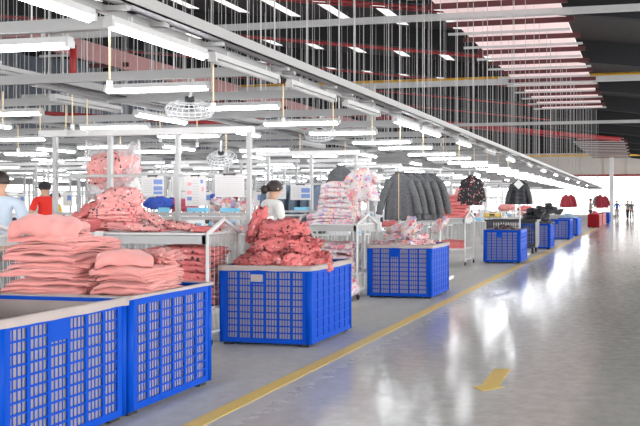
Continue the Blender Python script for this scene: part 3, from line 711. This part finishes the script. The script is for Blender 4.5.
# ------------------------------------------------------------------ wheeled cart behind the dark floral bin
ct = empty('wheeled_cart', (-3.55, 22.3, 0)); tag(ct, 'dark grey mesh cart on black wheels behind the dark floral bin', 'cart')
MB().box((0, 0, .2), (1.35, .9, .05)).obj('deck', DKSTEEL, ct)
for sy in (-1, 1):
    b = MB(); 
    for k in range(20): b.box((-.66 + k * 1.32 / 19, sy * .44, .55), (.012, .012, .68))
    for k in range(6): b.box((0, sy * .44, .26 + .12 * k), (1.33, .01, .012))
    b.box((0, sy * .44, .91), (1.4, .05, .05)); b.obj('mesh_side', DKSTEEL, ct)
for sx in (-1, 1):
    b = MB(); b.box((sx * .67, 0, .55), (.03, .88, .68)); b.box((sx * .69, 0, .91), (.08, .92, .05)); b.obj('end_panel', DKSTEEL, ct)
for sx in (-1, 1):
    for sy in (-1, 1):
        w = MB().tube([(sx * .6 - .025, sy * .36, .09), (sx * .6 + .025, sy * .36, .09)], .09, 16).obj('wheel', RUBBER, ct)
        MB().box((sx * .6, sy * .36, .15), (.07, .05, .07)).obj('wheel_fork', STEEL, w)

# ------------------------------------------------------------------ lights, trays, rods
ZT = 2.62
LEN = 1.17
def tube_meshes():
    h = MB().box((0, 0, 0), (LEN, .055, .045)); h.box((-LEN / 2 + .01, 0, -.03), (.03, .07, .05)); h.box((LEN / 2 - .01, 0, -.03), (.03, .07, .05))
    h.box((-LEN * .3, 0, .04), (.02, .02, .05)); h.box((LEN * .3, 0, .04), (.02, .02, .05))
    t = MB().tube([(-LEN / 2 + .03, 0, -.046), (LEN / 2 - .03, 0, -.046)], .022, 10)
    return h.mesh('fixture_body', GREYP), t.mesh('lamp_tube', TUBE, True), t.mesh('lamp_tube', GREYP, True)
FB, TB, TO = tube_meshes()
def light(x, y, z, along, label, lit=True, group=None, tilt=0):
    t = empty('tube_light', (x, y, z), pi / 2 if along else 0); tag(t, label, 'light', group)
    put('fixture_body', FB, t); put('lamp_tube', TB if lit else TO, t); return t
GL = 'tube lights under the trays'
# tray along the aisle (line 1) and further lines to the left
def tray(x, y0, y1, z, label):
    t = empty('light_tray', (x, y0, z)); tag(t, label, 'tray', 'long light trays')
    L = y1 - y0
    b = MB(); b.span((-.06, 0, .02), (-.045, L, .11)); b.span((.045, 0, .02), (.06, L, .11)); b.span((-.06, 0, .02), (.06, L, .03)); b.obj('channel', BEAMP, t)
    MB().span((-.20, 0, -.02), (-.14, L, .03)).obj('conduit', BEAMP, t)
    if x > -4:
        tie = MB().box((-.1, 0, 0), (.26, .05, .03)).mesh('cross_tie', BEAMP)
        for k in range(36): put('cross_tie', tie, t, (0, .6 + k * 1.2, 0))
    return t
TX = [-3.28, -6.3, -9.3, -12.3, -15.3, -18.3, -21.3, -24.3]
NM = ['beside the aisle', 'second from the aisle', 'third from the aisle', 'fourth from the aisle', 'fifth from the aisle', 'sixth from the aisle', 'seventh from the aisle', 'eighth from the aisle']
for i, x in enumerate(TX):
    tray(x, -8 if i == 0 else 6.5 + i, 68, ZT + (.02 if i == 0 else .05), f'long pale light tray running into the distance, {NM[i]}')
LZ = ZT - .05
k = 0
def on_tray(i, d, lit):
    global k
    x = TX[i]; y = YD(x - .1, d)
    k += 1
    return light(x - .1, y, LZ, True, f"{'lit' if lit else 'unlit'} tube light, {nth(k)} under the tray {NM[i]}", lit, GL)
k = 0
for d0, lit in ((4.45, 1), (5.75, 1), (7.0, 0), (8.4, 0), (9.9, 0), (11.75, 1), (13.05, 1), (15.5, 1), (18.2, 0), (21.0, 1), (24.5, 0), (28, 1), (32, 1), (37, 1), (43, 1), (50, 1)):
    on_tray(0, d0, lit)
for j, y in enumerate((-7, -5.2, -3.4, -1.6, .2)):  # unseen tubes added behind the viewer as extra light on the bins
    light(TX[0] - .1, y, LZ, True, f'added unseen tube light, {nth(j+1)} behind the viewer on the aisle tray', True, GL)
for i in range(1, 5):
    k = 0
    for j in range(9):
        d0 = [8.75, 10.2, 12.4, 15.2, 18.4, 22.4, 26, 31, 38][j] + i * .7
        if seen(TX[i], YD(TX[i], d0), LZ): on_tray(i, d0, (j + i) % 3 != 1)
# cross beams and their tubes
def ybeam(d): return (d - .86) / CT
ds = [5.86, 7.95, 9.5, 11.36, 12.95, 14.9, 16.4]
while ds[-1] < 62: ds += [ds[-1] + 1.95 + .02 * len(ds), ds[-1] + 3.55 + .03 * len(ds)]
CB = [ybeam(d) for d in ds]
for r, y in enumerate(CB):
    t = empty('cross_beam', (-3.3, y, ZT + .04)); tag(t, f'pale cross beam over the tables, {nth(r+1)} from the viewer', 'beam', 'cross beams')
    xl = max(-40, -.785 * (y + 8) - 3) + 3.3
    MB().span((xl, -.03, -.03), (0, .03, .06)).obj('channel', BEAMP, t)
    MB().span((xl, -.10, -.045), (-.3, -.06, -.005)).obj('conduit', BEAMP, t)
    c = 0
    for bank in range(9):
        x = -4.78 - 3.02 * bank + (.13 if bank == 0 and r == 0 else 0) + (((r * 37 + bank * 53) % 7) - 3) * .12 * (bank > 0)
        if not seen(x, y, ZT, 120 if r < 3 else 40): continue
        if bank > 0 and (r + 2 * bank) % 4 == 3 and r < 8: continue
        if bank > 4 and r > 16: continue
        if r > 18 and bank % 2: continue
        c += 1
        light(x, y - .02, ZT - .055, False, f'added unseen tube light, {nth(c)} from aisle under {nth(r+1)} cross beam', True, GL)
# unlit white batten at upper left
x, y = XY(24, 8.6)
light(TX[1] - .35, YD(TX[1], 8.75), ZT + .2, True, 'unlit white batten light at the upper left, raised above its tray', False, GL)
# pull cords with white plugs
CM = MB().tube([(0, 0, 0), (0, .004, -.33)], .006, 6).mesh('cord', CREAM)
PM = MB().box((0, .004, -.37), (.032, .025, .062)).mesh('plug', WHITEP)
c = 0
def pull(x, y, z, label, L=1, lean=0):
    t = empty('pull_cord', (x, y, z)); tag(t, label, 'cord', 'cords with white plugs'); t.scale = (1, 1, L); t.rotation_euler = (lean, lean * .6, 0)
    put('cord', CM, t); put('plug', PM, t); return t
for j, (u, L) in enumerate(((109, 1.05), (213, 1.0), (283, .95), (333, .95), (372, .95), (400, .95), (423, 1), (443, .95), (459, .95), (474, 1), (487, 1), (498, 1), (508, 1))):
    x = -3.44; d = 3.44 * 818 / (642 - u); pull(x, YD(x, d), LZ - .03, f'cream cord with white plug, {nth(j+1)} from left along aisle tray', L)
for j, (u, d, L) in enumerate(((3, 8.4, 1.0), (40, 9.6, .9), (72, 8.6, .95), (66, 9.4, .9), (87, 9.0, 1), (160, 10.3, .95), (197, 11, 1), (226, 13, 1), (300, 13.5, 1), (345, 15, 1), (18, 12, 1), (120, 12.5, 1))):
    x, y = XY(u, d); pull(x, y, LZ - .02, f'cream cord with white plug over the tables, {nth(j+1)} of that set', L, .06 * (j % 3 - 1))
# long thin hanging rods from the roof to the trays
RODM = plain('dull_rod_steel', (.48, .48, .49), .5, var=.1)
RM = MB().tube([(0, 0, 0), (0, 0, 1)], .0072, 5).mesh('hanging_rod', RODM)
cnt = 0
lines_ = [(-3.28, 1.3, 'above the tray beside the aisle'), (-4.9, 1.9, 'above the first gap of cross beams'), (-6.3, 1.5, 'above the second tray'), (-7.9, 1.9, 'above the second gap of cross beams'), (-9.3, 1.5, 'above the third tray'), (-11, 1.9, 'above the third gap of cross beams'), (-12.3, 1.6, 'above the fourth tray'), (-14, 2.0, 'above the fourth gap of cross beams'), (-15.3, 1.7, 'above the fifth tray')]
rr = random.Random(12)
for x, st_, nm in lines_:
    y = 4.0; c = 0
    while y < 62 and cnt < 298:
        y += st_ * rr.uniform(.75, 1.25)
        if not seen(x, y, ZT + .3, 5): continue
        xx = x + rr.uniform(-.12, .12)
        o = put('hanging_rod', RM, None, (xx, y, ZT + .1)); o.scale = (1, 1, roofz(xx) - ZT - .14); c += 1; cnt += 1
        tag(o, f'thin grey hanging rod, {nth(c)} {nm}', 'rod', 'rods hanging from the roof')
b = MB()
for i in range(12):
    x = -16.6 - 1.5 * i
    for j in range(22):
        y = 11 + j * 2.3 + rr.uniform(-.6, .6); xx = x + rr.uniform(-.3, .3)
        if seen(xx, y, ZT + .3, 0): b.tube([(xx, y, ZT + .1), (xx, y, roofz(xx) - .03)], .013, 4)
tag(b.obj('distant_hanging_rods', RODM), 'dense thicket of thin grey rods hanging from the roof at far left', 'rods', kind='stuff')
# main overhead steel beams (hung) and the column
def xbeam(y, z, h, t, mat, name, label, x0=-34, x1=6, cat='beam', slope=0):
    b = MB(); b.box(((x0 + x1) / 2, y, z), (x1 - x0, t, h), Matrix.Rotation(slope, 3, 'Y') if slope else None); return tag(b.obj(name, mat), label, cat, None)
xbeam(YD(-8, 26), 7.36, .2, .16, GREYP, 'overhead_beam', 'white overhead beam crossing the top of the picture')
xbeam(YD(-8, 39.5), 7.36, .26, .2, GREYP, 'overhead_beam', 'second white overhead beam, just above the yellow pipe line')
xbeam(YD(-8, 56), 7.0, .2, .2, GREYP, 'overhead_beam', 'third and farthest white overhead beam')
b = MB(); x, y = XY(371, 39.5); b.span((x - .2, y - .12, 0), (x - .14, y + .12, 7.25)); b.span((x + .14, y - .12, 0), (x + .2, y + .12, 7.25)); b.span((x - .2, y - .03, 0), (x + .2, y + .03, 7.25))
tag(b.obj('steel_column', GREYP), 'white steel column rising behind the aisle tray in mid distance', 'column')
x, y = XY(611.5, 66); b = MB(); b.span((x - .16, y - .16, 0), (x + .16, y + .16, 5.2)); tag(b.obj('steel_column', WHITEP), 'white column at the far end of the aisle left of the walkers', 'column')
# pipes
def pipe(pts, r, mat, label, name='overhead_pipe'):
    return tag(MB().tube(pts, r, 8).obj(name, mat, None, True), label, 'pipe')
pipe([(-30, YD(-8, 40), 7.62), (2, YD(-8, 40), 7.62)], .1, YPIPE, 'yellow pipe crossing below the roof in mid distance')
pipe([(-40, 100, 7.4), (0, 100, 7.4)], .14, YPIPE, 'far yellow pipe crossing just above the beige end wall')
q = 0
for yk in (25.7, 34.6, 43.5, 52.4, 61.3, 79):
    for (dy, dz, r) in ((-.5, -1.15, .05), (3.2, -.45, .04)):
        q += 1; y = yk + dy
        o = pipe([(-36, y, roofz(-36) + dz), (-6.8, y, roofz(-6.8) + dz)], r, RPIPE, f'thin red sprinkler pipe under the sloping roof, {nth(q)} from the viewer'); o['group'] = 'thin red sprinkler pipes'
pipe([(-36, 58, roofz(-36) - 2.6), (-1.5, 58, roofz(-1.5) - 2.3)], .17, RPIPE, 'thick red pipe sloping down above the aisle tray')
x, y = XY(73, 17); pipe([(x, y, 4.0), (x, y, 4.75)], .07, RPIPE, 'short upright red pipe at upper left')
x, y = XY(73, 17); pipe([(x, y, 3.98), (x + 2.8, y + 6, 3.4)], .05, RPIPE, 'red pipe running back from the upright red pipe at left')
x, y = XY(60, 13); pipe([(x - 1, y, 2.9), (x + 2.8, y + 3.4, 2.86)], .04, RPIPE, 'low red pipe over the cross beams at left')
# pink-clad roof monitors with purlins
def monitor(x0, x1, y0, y1, z, label, step=1.25, skin=ROOFLITE, side=False):
    t = empty('roof_monitor', ((x0 + x1) / 2, y0, z)); tag(t, label, 'roof panel', 'pink-clad roof strips'); w = (x1 - x0) / 2
    MB().span((-w + .3, 0, .2), (w - .3, y1 - y0, .26)).obj('cladding', skin, t)
    if side: MB().span((w - .3, 0, -.1), (w - .24, y1 - y0, .6)).obj('side_cladding', skin, t)
    n = int((y1 - y0) / step)
    for k in range(n):
        y = k * step
        if k % 2 == 0: tag(MB().span((-w + .1, y, -.02), (w, y + .07, .15)).obj('purlin', PURL, t), 'dark red purlin')
        else: tag(MB().span((-w - .15, y, -.02), (w - .25 * (k % 4 == 1), y + .07, .06)).obj('purlin', GREYP, t), 'white purlin')
    return t
monitor(-6.5, -2.15, 21, 51, 7.3, 'pink-clad strip with red and white crossbars hanging below the roof at upper right')
monitor(-6.3, -1.4, 76, 107, 7.3, skin=TERRA, label='farther pink-clad strip with crossbars above the end wall')
mt = monitor(-22.4, -20.5, 24, 60, 7.0, skin=TERRA, label='pink-clad strip with side panels at the upper left', side=True, step=2.5)
# round guarded fans
def fan(u, v, d, label, tilt, s=1.0):
    x, y = XY(u, d); t = empty('round_fan', (x, y, ZV(v, d))); t.rotation_euler = (R(tilt), R(8), 0); t.scale = (s, s, s); tag(t, label, 'fan', 'round fans')
    b = MB()
    for rr_, z in ((.30, 0), (.31, .05), (.27, .1), (.2, .13), (.12, .14), (.27, -.04), (.2, -.07), (.12, -.08)):
        b.tube([(cos(2 * pi * k / 32) * rr_, sin(2 * pi * k / 32) * rr_, z) for k in range(33)], .008, 5)
    for k in range(24):
        a = 2 * pi * k / 24; b.tube([(cos(a) * r_, sin(a) * r_, z) for r_, z in ((.06, .14), (.2, .13), (.27, .1), (.31, .05), (.3, 0), (.27, -.04), (.2, -.07), (.06, -.08))], .006, 4)
    b.obj('wire_guard', WHITEP, t)
    for k in range(3):
        M = Matrix.Rotation(2 * pi * k / 3, 4, 'Z')
        vs = [M @ Vector(p) for p in ((.04, -.03, .02), (.24, -.1, 0), (.26, .04, .05), (.05, .04, .04))]
        MB().add(vs + [p + Vector((0, 0, .006)) for p in vs], [(3, 2, 1, 0), (4, 5, 6, 7), (0, 1, 5, 4), (1, 2, 6, 5), (2, 3, 7, 6), (3, 0, 4, 7)]).obj('blade', WHITEM, t)
    MB().rings([[Vector((cos(2 * pi * k / 32) * r_, sin(2 * pi * k / 32) * r_, z)) for k in range(32)] for r_, z in ((.05, -.06), (.18, -.055), (.26, -.03), (.29, .0), (.295, .04))], True, True).obj('front_cover', FILM, t, True)
    MB().tube([(0, 0, -.02), (0, 0, .2)], .06, 14).obj('motor', DKSTEEL, t)
    MB().tube([(0, 0, .18), (0, .06, .34), (0, .1, .42)], .02, 8).obj('bracket', STEEL, t)
fan(190, 112, 8.9, 'large round guarded fan slung under the beams above the papers', 16, .84)
fan(222, 160, 14.5, 'small round guarded fan above the right paper', 30, .85)
fan(320, 135, 14.5, 'round guarded fan above the dark coat', 25, .9)
fan(440, 158, 22, 'distant round guarded fan above the dark floral coat', 25)

# ------------------------------------------------------------------ people
def skinned(chains, sub=2):
    """chains: list of ([verts], [edges], [radii or (rx, ry)], root)"""
    vs = []; es = []; rs = []; roots = []
    for v, e, r, root in chains:
        o = len(vs); vs += v; es += [(a + o, b_ + o) for a, b_ in e]; rs += r; roots.append(root + o)
    me = bpy.data.meshes.new('tmp'); me.from_pydata(vs, es, []); ob = bpy.data.objects.new('tmp', me); COL.objects.link(ob)
    ob.modifiers.new('s', 'SKIN').use_smooth_shade = True; sm = ob.modifiers.new('u', 'SUBSURF'); sm.levels = sub; sm.render_levels = sub
    me.update()
    sk = me.skin_vertices[0].data if me.skin_vertices else None
    for i, r in enumerate(rs): sk[i].radius = r if isinstance(r, tuple) else (r, r)
    for i in range(len(vs)): sk[i].use_root = i in roots
    dg = bpy.context.evaluated_depsgraph_get(); dg.update(); m2 = bpy.data.meshes.new_from_object(ob.evaluated_get(dg))
    bpy.data.objects.remove(ob); return m2
def person(label, loc, rz, shirt, trousers, hair='short', h=1.68, armL=None, armR=None, cap=None, stride=0, lean=0, headturn=0, hairmat=HAIR, shoes=BLK, legs='stand'):
    s = h / 1.70
    t = empty('person', loc, rz); t.scale = (s, s, s); tag(t, label, 'person')
    aL = armL or [(-.18, 0, 1.385), (-.235, -.01, 1.12), (-.24, .06, .88)]
    aR = armR or [(.18, 0, 1.385), (.235, -.01, 1.12), (.24, .06, .88)]
    ly = lean
    def V(p): return (p[0], p[1] + ly * max(0, p[2] - .95), p[2])
    st_ = stride
    Lk, La, Lt = (-.09, .02 + st_ * .55, .5), (-.095, -.03 + st_, .08), (-.1, .12 + st_, .035)
    Rk, Ra, Rt = (.09, .02 - st_ * .35, .5), (.095, -.03 - st_, .09), (.1, .12 - st_, .04)
    core = [V(p) for p in ((0, 0, .95), (0, 0, 1.12), (0, -.01, 1.30), (0, -.01, 1.41), (0, 0, 1.49))] 
    hd = [V((0, .012, 1.545)), V((0, .018, 1.60)), V((0, .008, 1.66))]
    hip = [(-.09, 0, .88), Lk, La, Lt, (.09, 0, .88), Rk, Ra, Rt]
    arms = [V(p) for p in aL] + [V(p) for p in aR]
    vs = core + hd + hip + arms
    es = [(0, 1), (1, 2), (2, 3), (3, 4), (4, 5), (5, 6), (6, 7), (0, 8), (8, 9), (9, 10), (10, 11), (0, 12), (12, 13), (13, 14), (14, 15), (3, 16), (16, 17), (17, 18), (3, 19), (19, 20), (20, 21)]
    rs = [(.115, .085), (.105, .078), (.118, .08), (.08, .055), .047, (.072, .082), (.082, .10), (.055, .065), .085, .055, .036, .034, .085, .055, .036, .034, .055, .042, .028, .055, .042, .028]
    ch = [(vs, es, rs, 0)]
    for ar, sg in ((aL, -1), (aR, 1)):
        w_ = Vector(V(ar[2])); dr = (w_ - Vector(V(ar[1]))).normalized(); sd = dr.cross(Vector((1, 0, 0)) if abs(dr.x) < .8 else Vector((0, 0, 1))).normalized()
        pal = w_ + dr * .085
        ch.append(([tuple(w_ - dr * .01), tuple(w_ + dr * .04), tuple(pal)], [(0, 1), (1, 2)], [.024, (.036, .018), (.036, .017)], 0))
        for fi in range(4):
            o = sd * (fi - 1.5) * .019; ln = (.065, .078, .072, .055)[fi]
            curl = dr.cross(sd) * sg
            ch.append(([tuple(pal + o - dr * .02), tuple(pal + o + dr * ln * .5 + curl * .006), tuple(pal + o + dr * ln * .92 + curl * .022)], [(0, 1), (1, 2)], [.0095, .009, .0075], 0))
        ch.append(([tuple(w_ + dr * .03 + sd * .02), tuple(w_ + dr * .06 + sd * .048), tuple(w_ + dr * .095 + sd * .056)], [(0, 1), (1, 2)], [.011, .0105, .0085], 0))
    body = put('body', skinned(ch), t); body.data.materials.append(SKIN)
    # clothing
    sh = [(.155, .118), (.14, .108), (.158, .118), (.112, .085), .062]
    cv = [V((0, 0, .90))] + [V((0, 0, 1.12)), V((0, -.01, 1.30)), V((0, -.01, 1.405)), V((0, -.003, 1.435))]
    um = lambda a: [V(a[0]), tuple(Vector(V(a[0])).lerp(Vector(V(a[1])), .85))]
    vs = cv + um(aL) + um(aR)
    m = skinned([(vs, [(0, 1), (1, 2), (2, 3), (3, 4), (3, 5), (5, 6), (3, 7), (7, 8)], sh + [.068, .062, .068, .062], 0)]); m.materials.append(shirt); put('shirt', m, t)
    vs = [(0, 0, .97), (-.09, 0, .87), Lk, (La[0], La[1], La[2] + .02), (.09, 0, .87), Rk, (Ra[0], Ra[1], Ra[2] + .02)]
    m = skinned([(vs, [(0, 1), (1, 2), (2, 3), (0, 4), (4, 5), (5, 6)], [(.145, .11), .095, .068, .055, .095, .068, .055], 0)]); m.materials.append(trousers); put('trousers', m, t)
    for a, q in ((La, Lt), (Ra, Rt)):
        m = skinned([([(a[0], a[1] - .03, max(.04, a[2] - .03)), (q[0], q[1] - .04, max(.036, q[2])), (q[0], q[1] + .03, max(.03, q[2] - .005))], [(0, 1), (1, 2)], [.043, .042, .034], 0)]); m.materials.append(shoes); put('shoe', m, t)
    # hair
    b = MB(); c0 = Vector(V((0, .0, 1.605))); rg = []
    for j in range(11):
        tt = j / 10 * pi * (.56 if hair == 'short' else .62)
        ring = []
        for k in range(24):
            a = 2 * pi * k / 24; front = max(0, sin(a)); t2 = tt * (1 - .42 * front ** 2)
            rr_ = 1 + .04 * noise.noise((cos(a) * 4, sin(a) * 4, tt * 4))
            ring.append(c0 + Vector((sin(t2) * cos(a) * .098 * rr_, sin(t2) * sin(a) * .115 * rr_ + .008, cos(t2) * .115 * rr_ - .005)))
        rg.append(ring)
    b.rings(rg[::-1] if False else rg); ho = b.obj('hair', hairmat, t, True)
    if hair == 'bun': 
        bb = MB().ball(V((0, -.135, 1.585)), (.052, .05, .058)); bb.obj('hair_bun', hairmat, ho, True)
    if cap:
        b = MB(); rg = []
        for j in range(8):
            tt = j / 7 * pi * .5
            rg.append([c0 + Vector((sin(tt) * cos(2 * pi * k_ / 24) * .108, sin(tt) * sin(2 * pi * k_ / 24) * .125 + .008, .01 + cos(tt) * .12)) for k_ in range(24)])
        b.rings(rg); b.box(c0 + Vector((0, .15, .015)), (.15, .1, .012)); b.obj('cap', cap, t, True)
    for sx in (-1, 1):
        MB().ball(V((sx * .034, .108, 1.605)), (.012, .008, .008), 8, 6).obj('eye', BLK, t); MB().ball(V((sx * .087, .01, 1.60)), (.012, .022, .032), 8, 6).obj('ear', SKIN, t, True)
    MB().ball(V((0, .12, 1.58)), (.013, .02, .02), 8, 6).obj('nose', SKIN, t, True); MB().ball(V((0, .1, 1.545)), (.024, .01, .006), 8, 6).obj('mouth', INKP, t, True)
    return t
work = dict(armL=[(-.18, 0, 1.385), (-.24, .04, 1.13), (-.15, .27, 1.06)], armR=[(.18, 0, 1.385), (.24, .04, 1.13), (.15, .27, 1.06)])
x, y = XY(268.5, 10.4); person('woman in a white tee seen from behind, hair in a bun, by the floral heap', (x, y, 0), R(-35), WTEE, DENIM, 'bun', 1.67, **work, lean=.12)
x, y = XY(-1, 8.3); person('worker in a light blue shirt cut off by the left edge', (x, y, 0), R(25), LTBLUE, GRYC, 'short', 1.70, armL=[(-.18, 0, 1.385), (-.25, .02, 1.10), (-.1, .24, 1.14)], armR=[(.18, 0, 1.385), (.27, .0, 1.12), (.2, .24, 1.16)])
x, y = XY(45, 15.8); person('worker in a red shirt and dark cap with blue trousers, beyond the left frame post', (x, y, 0), R(72), RSHIRT, NAVY, 'short', 1.78, cap=BLK, **work)
x, y = XY(55, 17.0); person('worker with dark hair half hidden beside the red-shirted worker', (x, y, 0), R(-30), plain('yellow_vest', (.8, .55, .08), .8), GRYC, 'short', 1.62, **work)
x, y = XY(590.5, 56); person('worker in a pale shirt standing behind the red bins', (x, y, 0), R(-75), plain('pale_grey_tee', (.42, .43, .45), .9), BLK, 'short', 1.74, **work)
x, y = XY(617, 68); person('far walker in a blue shirt in the aisle, left of the pair', (x, y, 0), R(180), BLUSH, GRYC, 'short', 1.66, stride=.12)
x, y = XY(627.6, 71); person('far walker in grey on the left of the pair in the aisle', (x, y, 0), R(160), GRYC, BLK, 'short', 1.66, stride=.14)
x, y = XY(631.8, 68); person('far walker in dark clothes at the right of the pair in the aisle', (x, y, 0), R(190), plain('dusk_shirt', (.08, .09, .12), .9), BLK, 'short', 1.60, stride=.14)

# ------------------------------------------------------------------ rows of sewing stations behind
MBODY = MB().span((-.22, -.08, 0), (.24, .08, .045)).mesh('bed', WHITEM)
MARM = MB().span((.12, -.05, .045), (.2, .05, .26)).span((-.18, -.045, .19), (.2, .045, .29)).mesh('arm', WHITEM)
MHEAD = MB().span((-.21, -.05, .1), (-.13, .05, .29)).mesh('head', WHITEM)
MWHEEL = MB().tube([(.2, 0, .23), (.235, 0, .23)], .055, 14).mesh('hand_wheel', DKSTEEL)
GARM = [bundle_mesh(.55, .09, .8, 900 + k).mesh('cloth_pile', m, True) for k, m in enumerate((PINK2, FWHITE, FLEECE, WOOL, FPALE, PINK2, SKYB))]
rows = [14.6, 16.6, 19.4, 21.6, 24.0, 26.5, 29.5, 33, 37, 42]
rq = random.Random(44)
fpost = {}
for r, y in enumerate(rows):
    c = 0
    for k in range(16):
        x1 = -5.2 - k * 1.5; x0 = x1 - 1.3; xm = (x0 + x1) / 2
        if not seen(xm, y, .9, 30) or c > 9: continue
        c += 1
        rowname = f'{nth(c)} from aisle in {nth(r+1)} row'
        table(x0, x1, y, f'white sewing table, {rowname}', z=.8)
        m = empty('sewing_machine', (xm + .1, y, .8)); tag(m, f'white sewing machine, {rowname}', 'sewing machine', 'sewing machines')
        put('bed', MBODY, m); put('arm', MARM, m); put('head', MHEAD, m); put('hand_wheel', MWHEEL, m)
        g = rq.randrange(7)
        o = put('cloth_pile', GARM[g], None, (xm - .36, y - .1, .87), rq.uniform(-.4, .4)); tag(o, f'loose {("rose pink", "white floral", "pink", "charcoal", "pale floral", "rose pink", "pale blue")[g]} garment on the sewing table, {rowname}', 'garment', 'garments on sewing tables')
        # slim frame with papers above the table
        t = empty('station_frame', (xm, y + .3, 0)); tag(t, f'slim white station frame, {rowname}', 'frame', 'station frames')
        put('post', cached(('post', 's'), lambda: MB().span((-.02, -.02, 0), (.02, .02, 2.2)), GREYP), t, (-.6, 0, 0)); put('post', _bc[('post', 's')], t, (.6, 0, 0))
        put('top_rail', cached(('top_rail', 's'), lambda: MB().span((-.66, -.03, 2.2), (.66, .03, 2.26)), WHITEP), t); put('paper_rail', cached(('paper_rail', 's'), lambda: MB().span((-.6, -.012, 1.62), (.6, .012, 1.645)), GREYP), t)
        if rq.random() < .75 and r < 7:
            q = empty('clipped_paper', (xm + rq.uniform(-.3, .3), y + .27, 1.63)); tag(q, f'sheet of paper clipped to the station frame, {rowname}', 'paper', 'papers on the station frames')
            put('sheet', cached(('sheet', 's'), lambda: MB().box((0, 0, -.15), (.22, .004, .3)), PAPER), q); put('clip', cached(('clip', 's'), lambda: MB().box((0, -.006, 0), (.09, .012, .02)), CLIPM), q)
            put('printed_block', cached(('printed_block', 's'), lambda: MB().box((.03, -.004, -.13), (.1, .003, .11)), INKB), q)
        if rq.random() < .5:
            u_ = empty('parts_tray', (xm + .35, y + .2, .8)); tag(u_, f'coloured parts tray on the table, {rowname}', 'tray', 'parts trays')
            put('tray_box', cached(('tray_box', 's'), lambda: MB().box((0, 0, .06), (.3, .2, .12)), CYAN), u_)
        if rq.random() < .22 and x1 < -6:
            coat((xm - .2, y + .25, 2.1), rq.uniform(-.3, .3), [WTEE, FWHITE, GRYC, FLEECE, MAROON][rq.randrange(5)], f'garment hung up on the station frame, {rowname}', L=.6, seed=k, group='garments hung on station frames')

table(-5.3, -4.0, 23.7, 'white packing table behind the dark wheeled cart', z=.98)
tb = empty('yellow_crate', (-4.35, 23.5, .98)); tag(tb, 'flat yellow crate on the table behind the dark cart', 'crate')
b = MB(); b.box((0, 0, .01), (.5, .34, .02)); b.box((0, -.16, .06), (.5, .02, .12)); b.box((0, .16, .06), (.5, .02, .12)); b.box((-.24, 0, .06), (.02, .34, .12)); b.box((.24, 0, .06), (.02, .34, .12)); b.obj('crate_shell', YELP, tb)
MB().box((0, -.172, .07), (.16, .006, .05)).obj('handle_slot', DKSTEEL, tb)
table(-5.6, -3.9, 29.5, 'white packing table between the black jackets and the puffer jacket', z=1.1)
bundle_obj(.6, .13, .8, 701, PINK2, (-4.25, 29.4, 1.2), (0, 0, R(10)), 'pink garment at the aisle end of the far packing table')
bundle_obj(.6, .15, .9, 703, FLEECE, (-4.95, 29.4, 1.23), (0, 0, R(-12)), 'pale pink garment in the middle of the far packing table')

# ------------------------------------------------------------------ camera, light
cam = bpy.data.cameras.new('camera'); co = bpy.data.objects.new('camera', cam); COL.objects.link(co); SC.camera = co
cam.sensor_fit = 'HORIZONTAL'; cam.sensor_width = 36; cam.lens = F / 640 * 36
cam.shift_x = -(CX - 320) / 640; cam.shift_y = (CY - 213) / 640
co.location = (0, 0, EYE); co.rotation_euler = (pi / 2, 0, TH); cam.clip_end = 400
wd = bpy.data.worlds.new('overcast_sky'); SC.world = wd; wd.use_nodes = True
bgn = wd.node_tree.nodes['Background']; bgn.inputs[0].default_value = (1, .985, .97, 1); bgn.inputs[1].default_value = 2.2
SC.view_settings.view_transform = 'Standard'; SC.view_settings.look = 'None'; SC.view_settings.gamma = 1; SC.view_settings.exposure = 1.7
SC.view_settings.use_curve_mapping = False
SC.cycles.use_denoising = True; SC.cycles.max_bounces = 6; SC.cycles.transparent_max_bounces = 12; SC.cycles.sample_clamp_indirect = 6
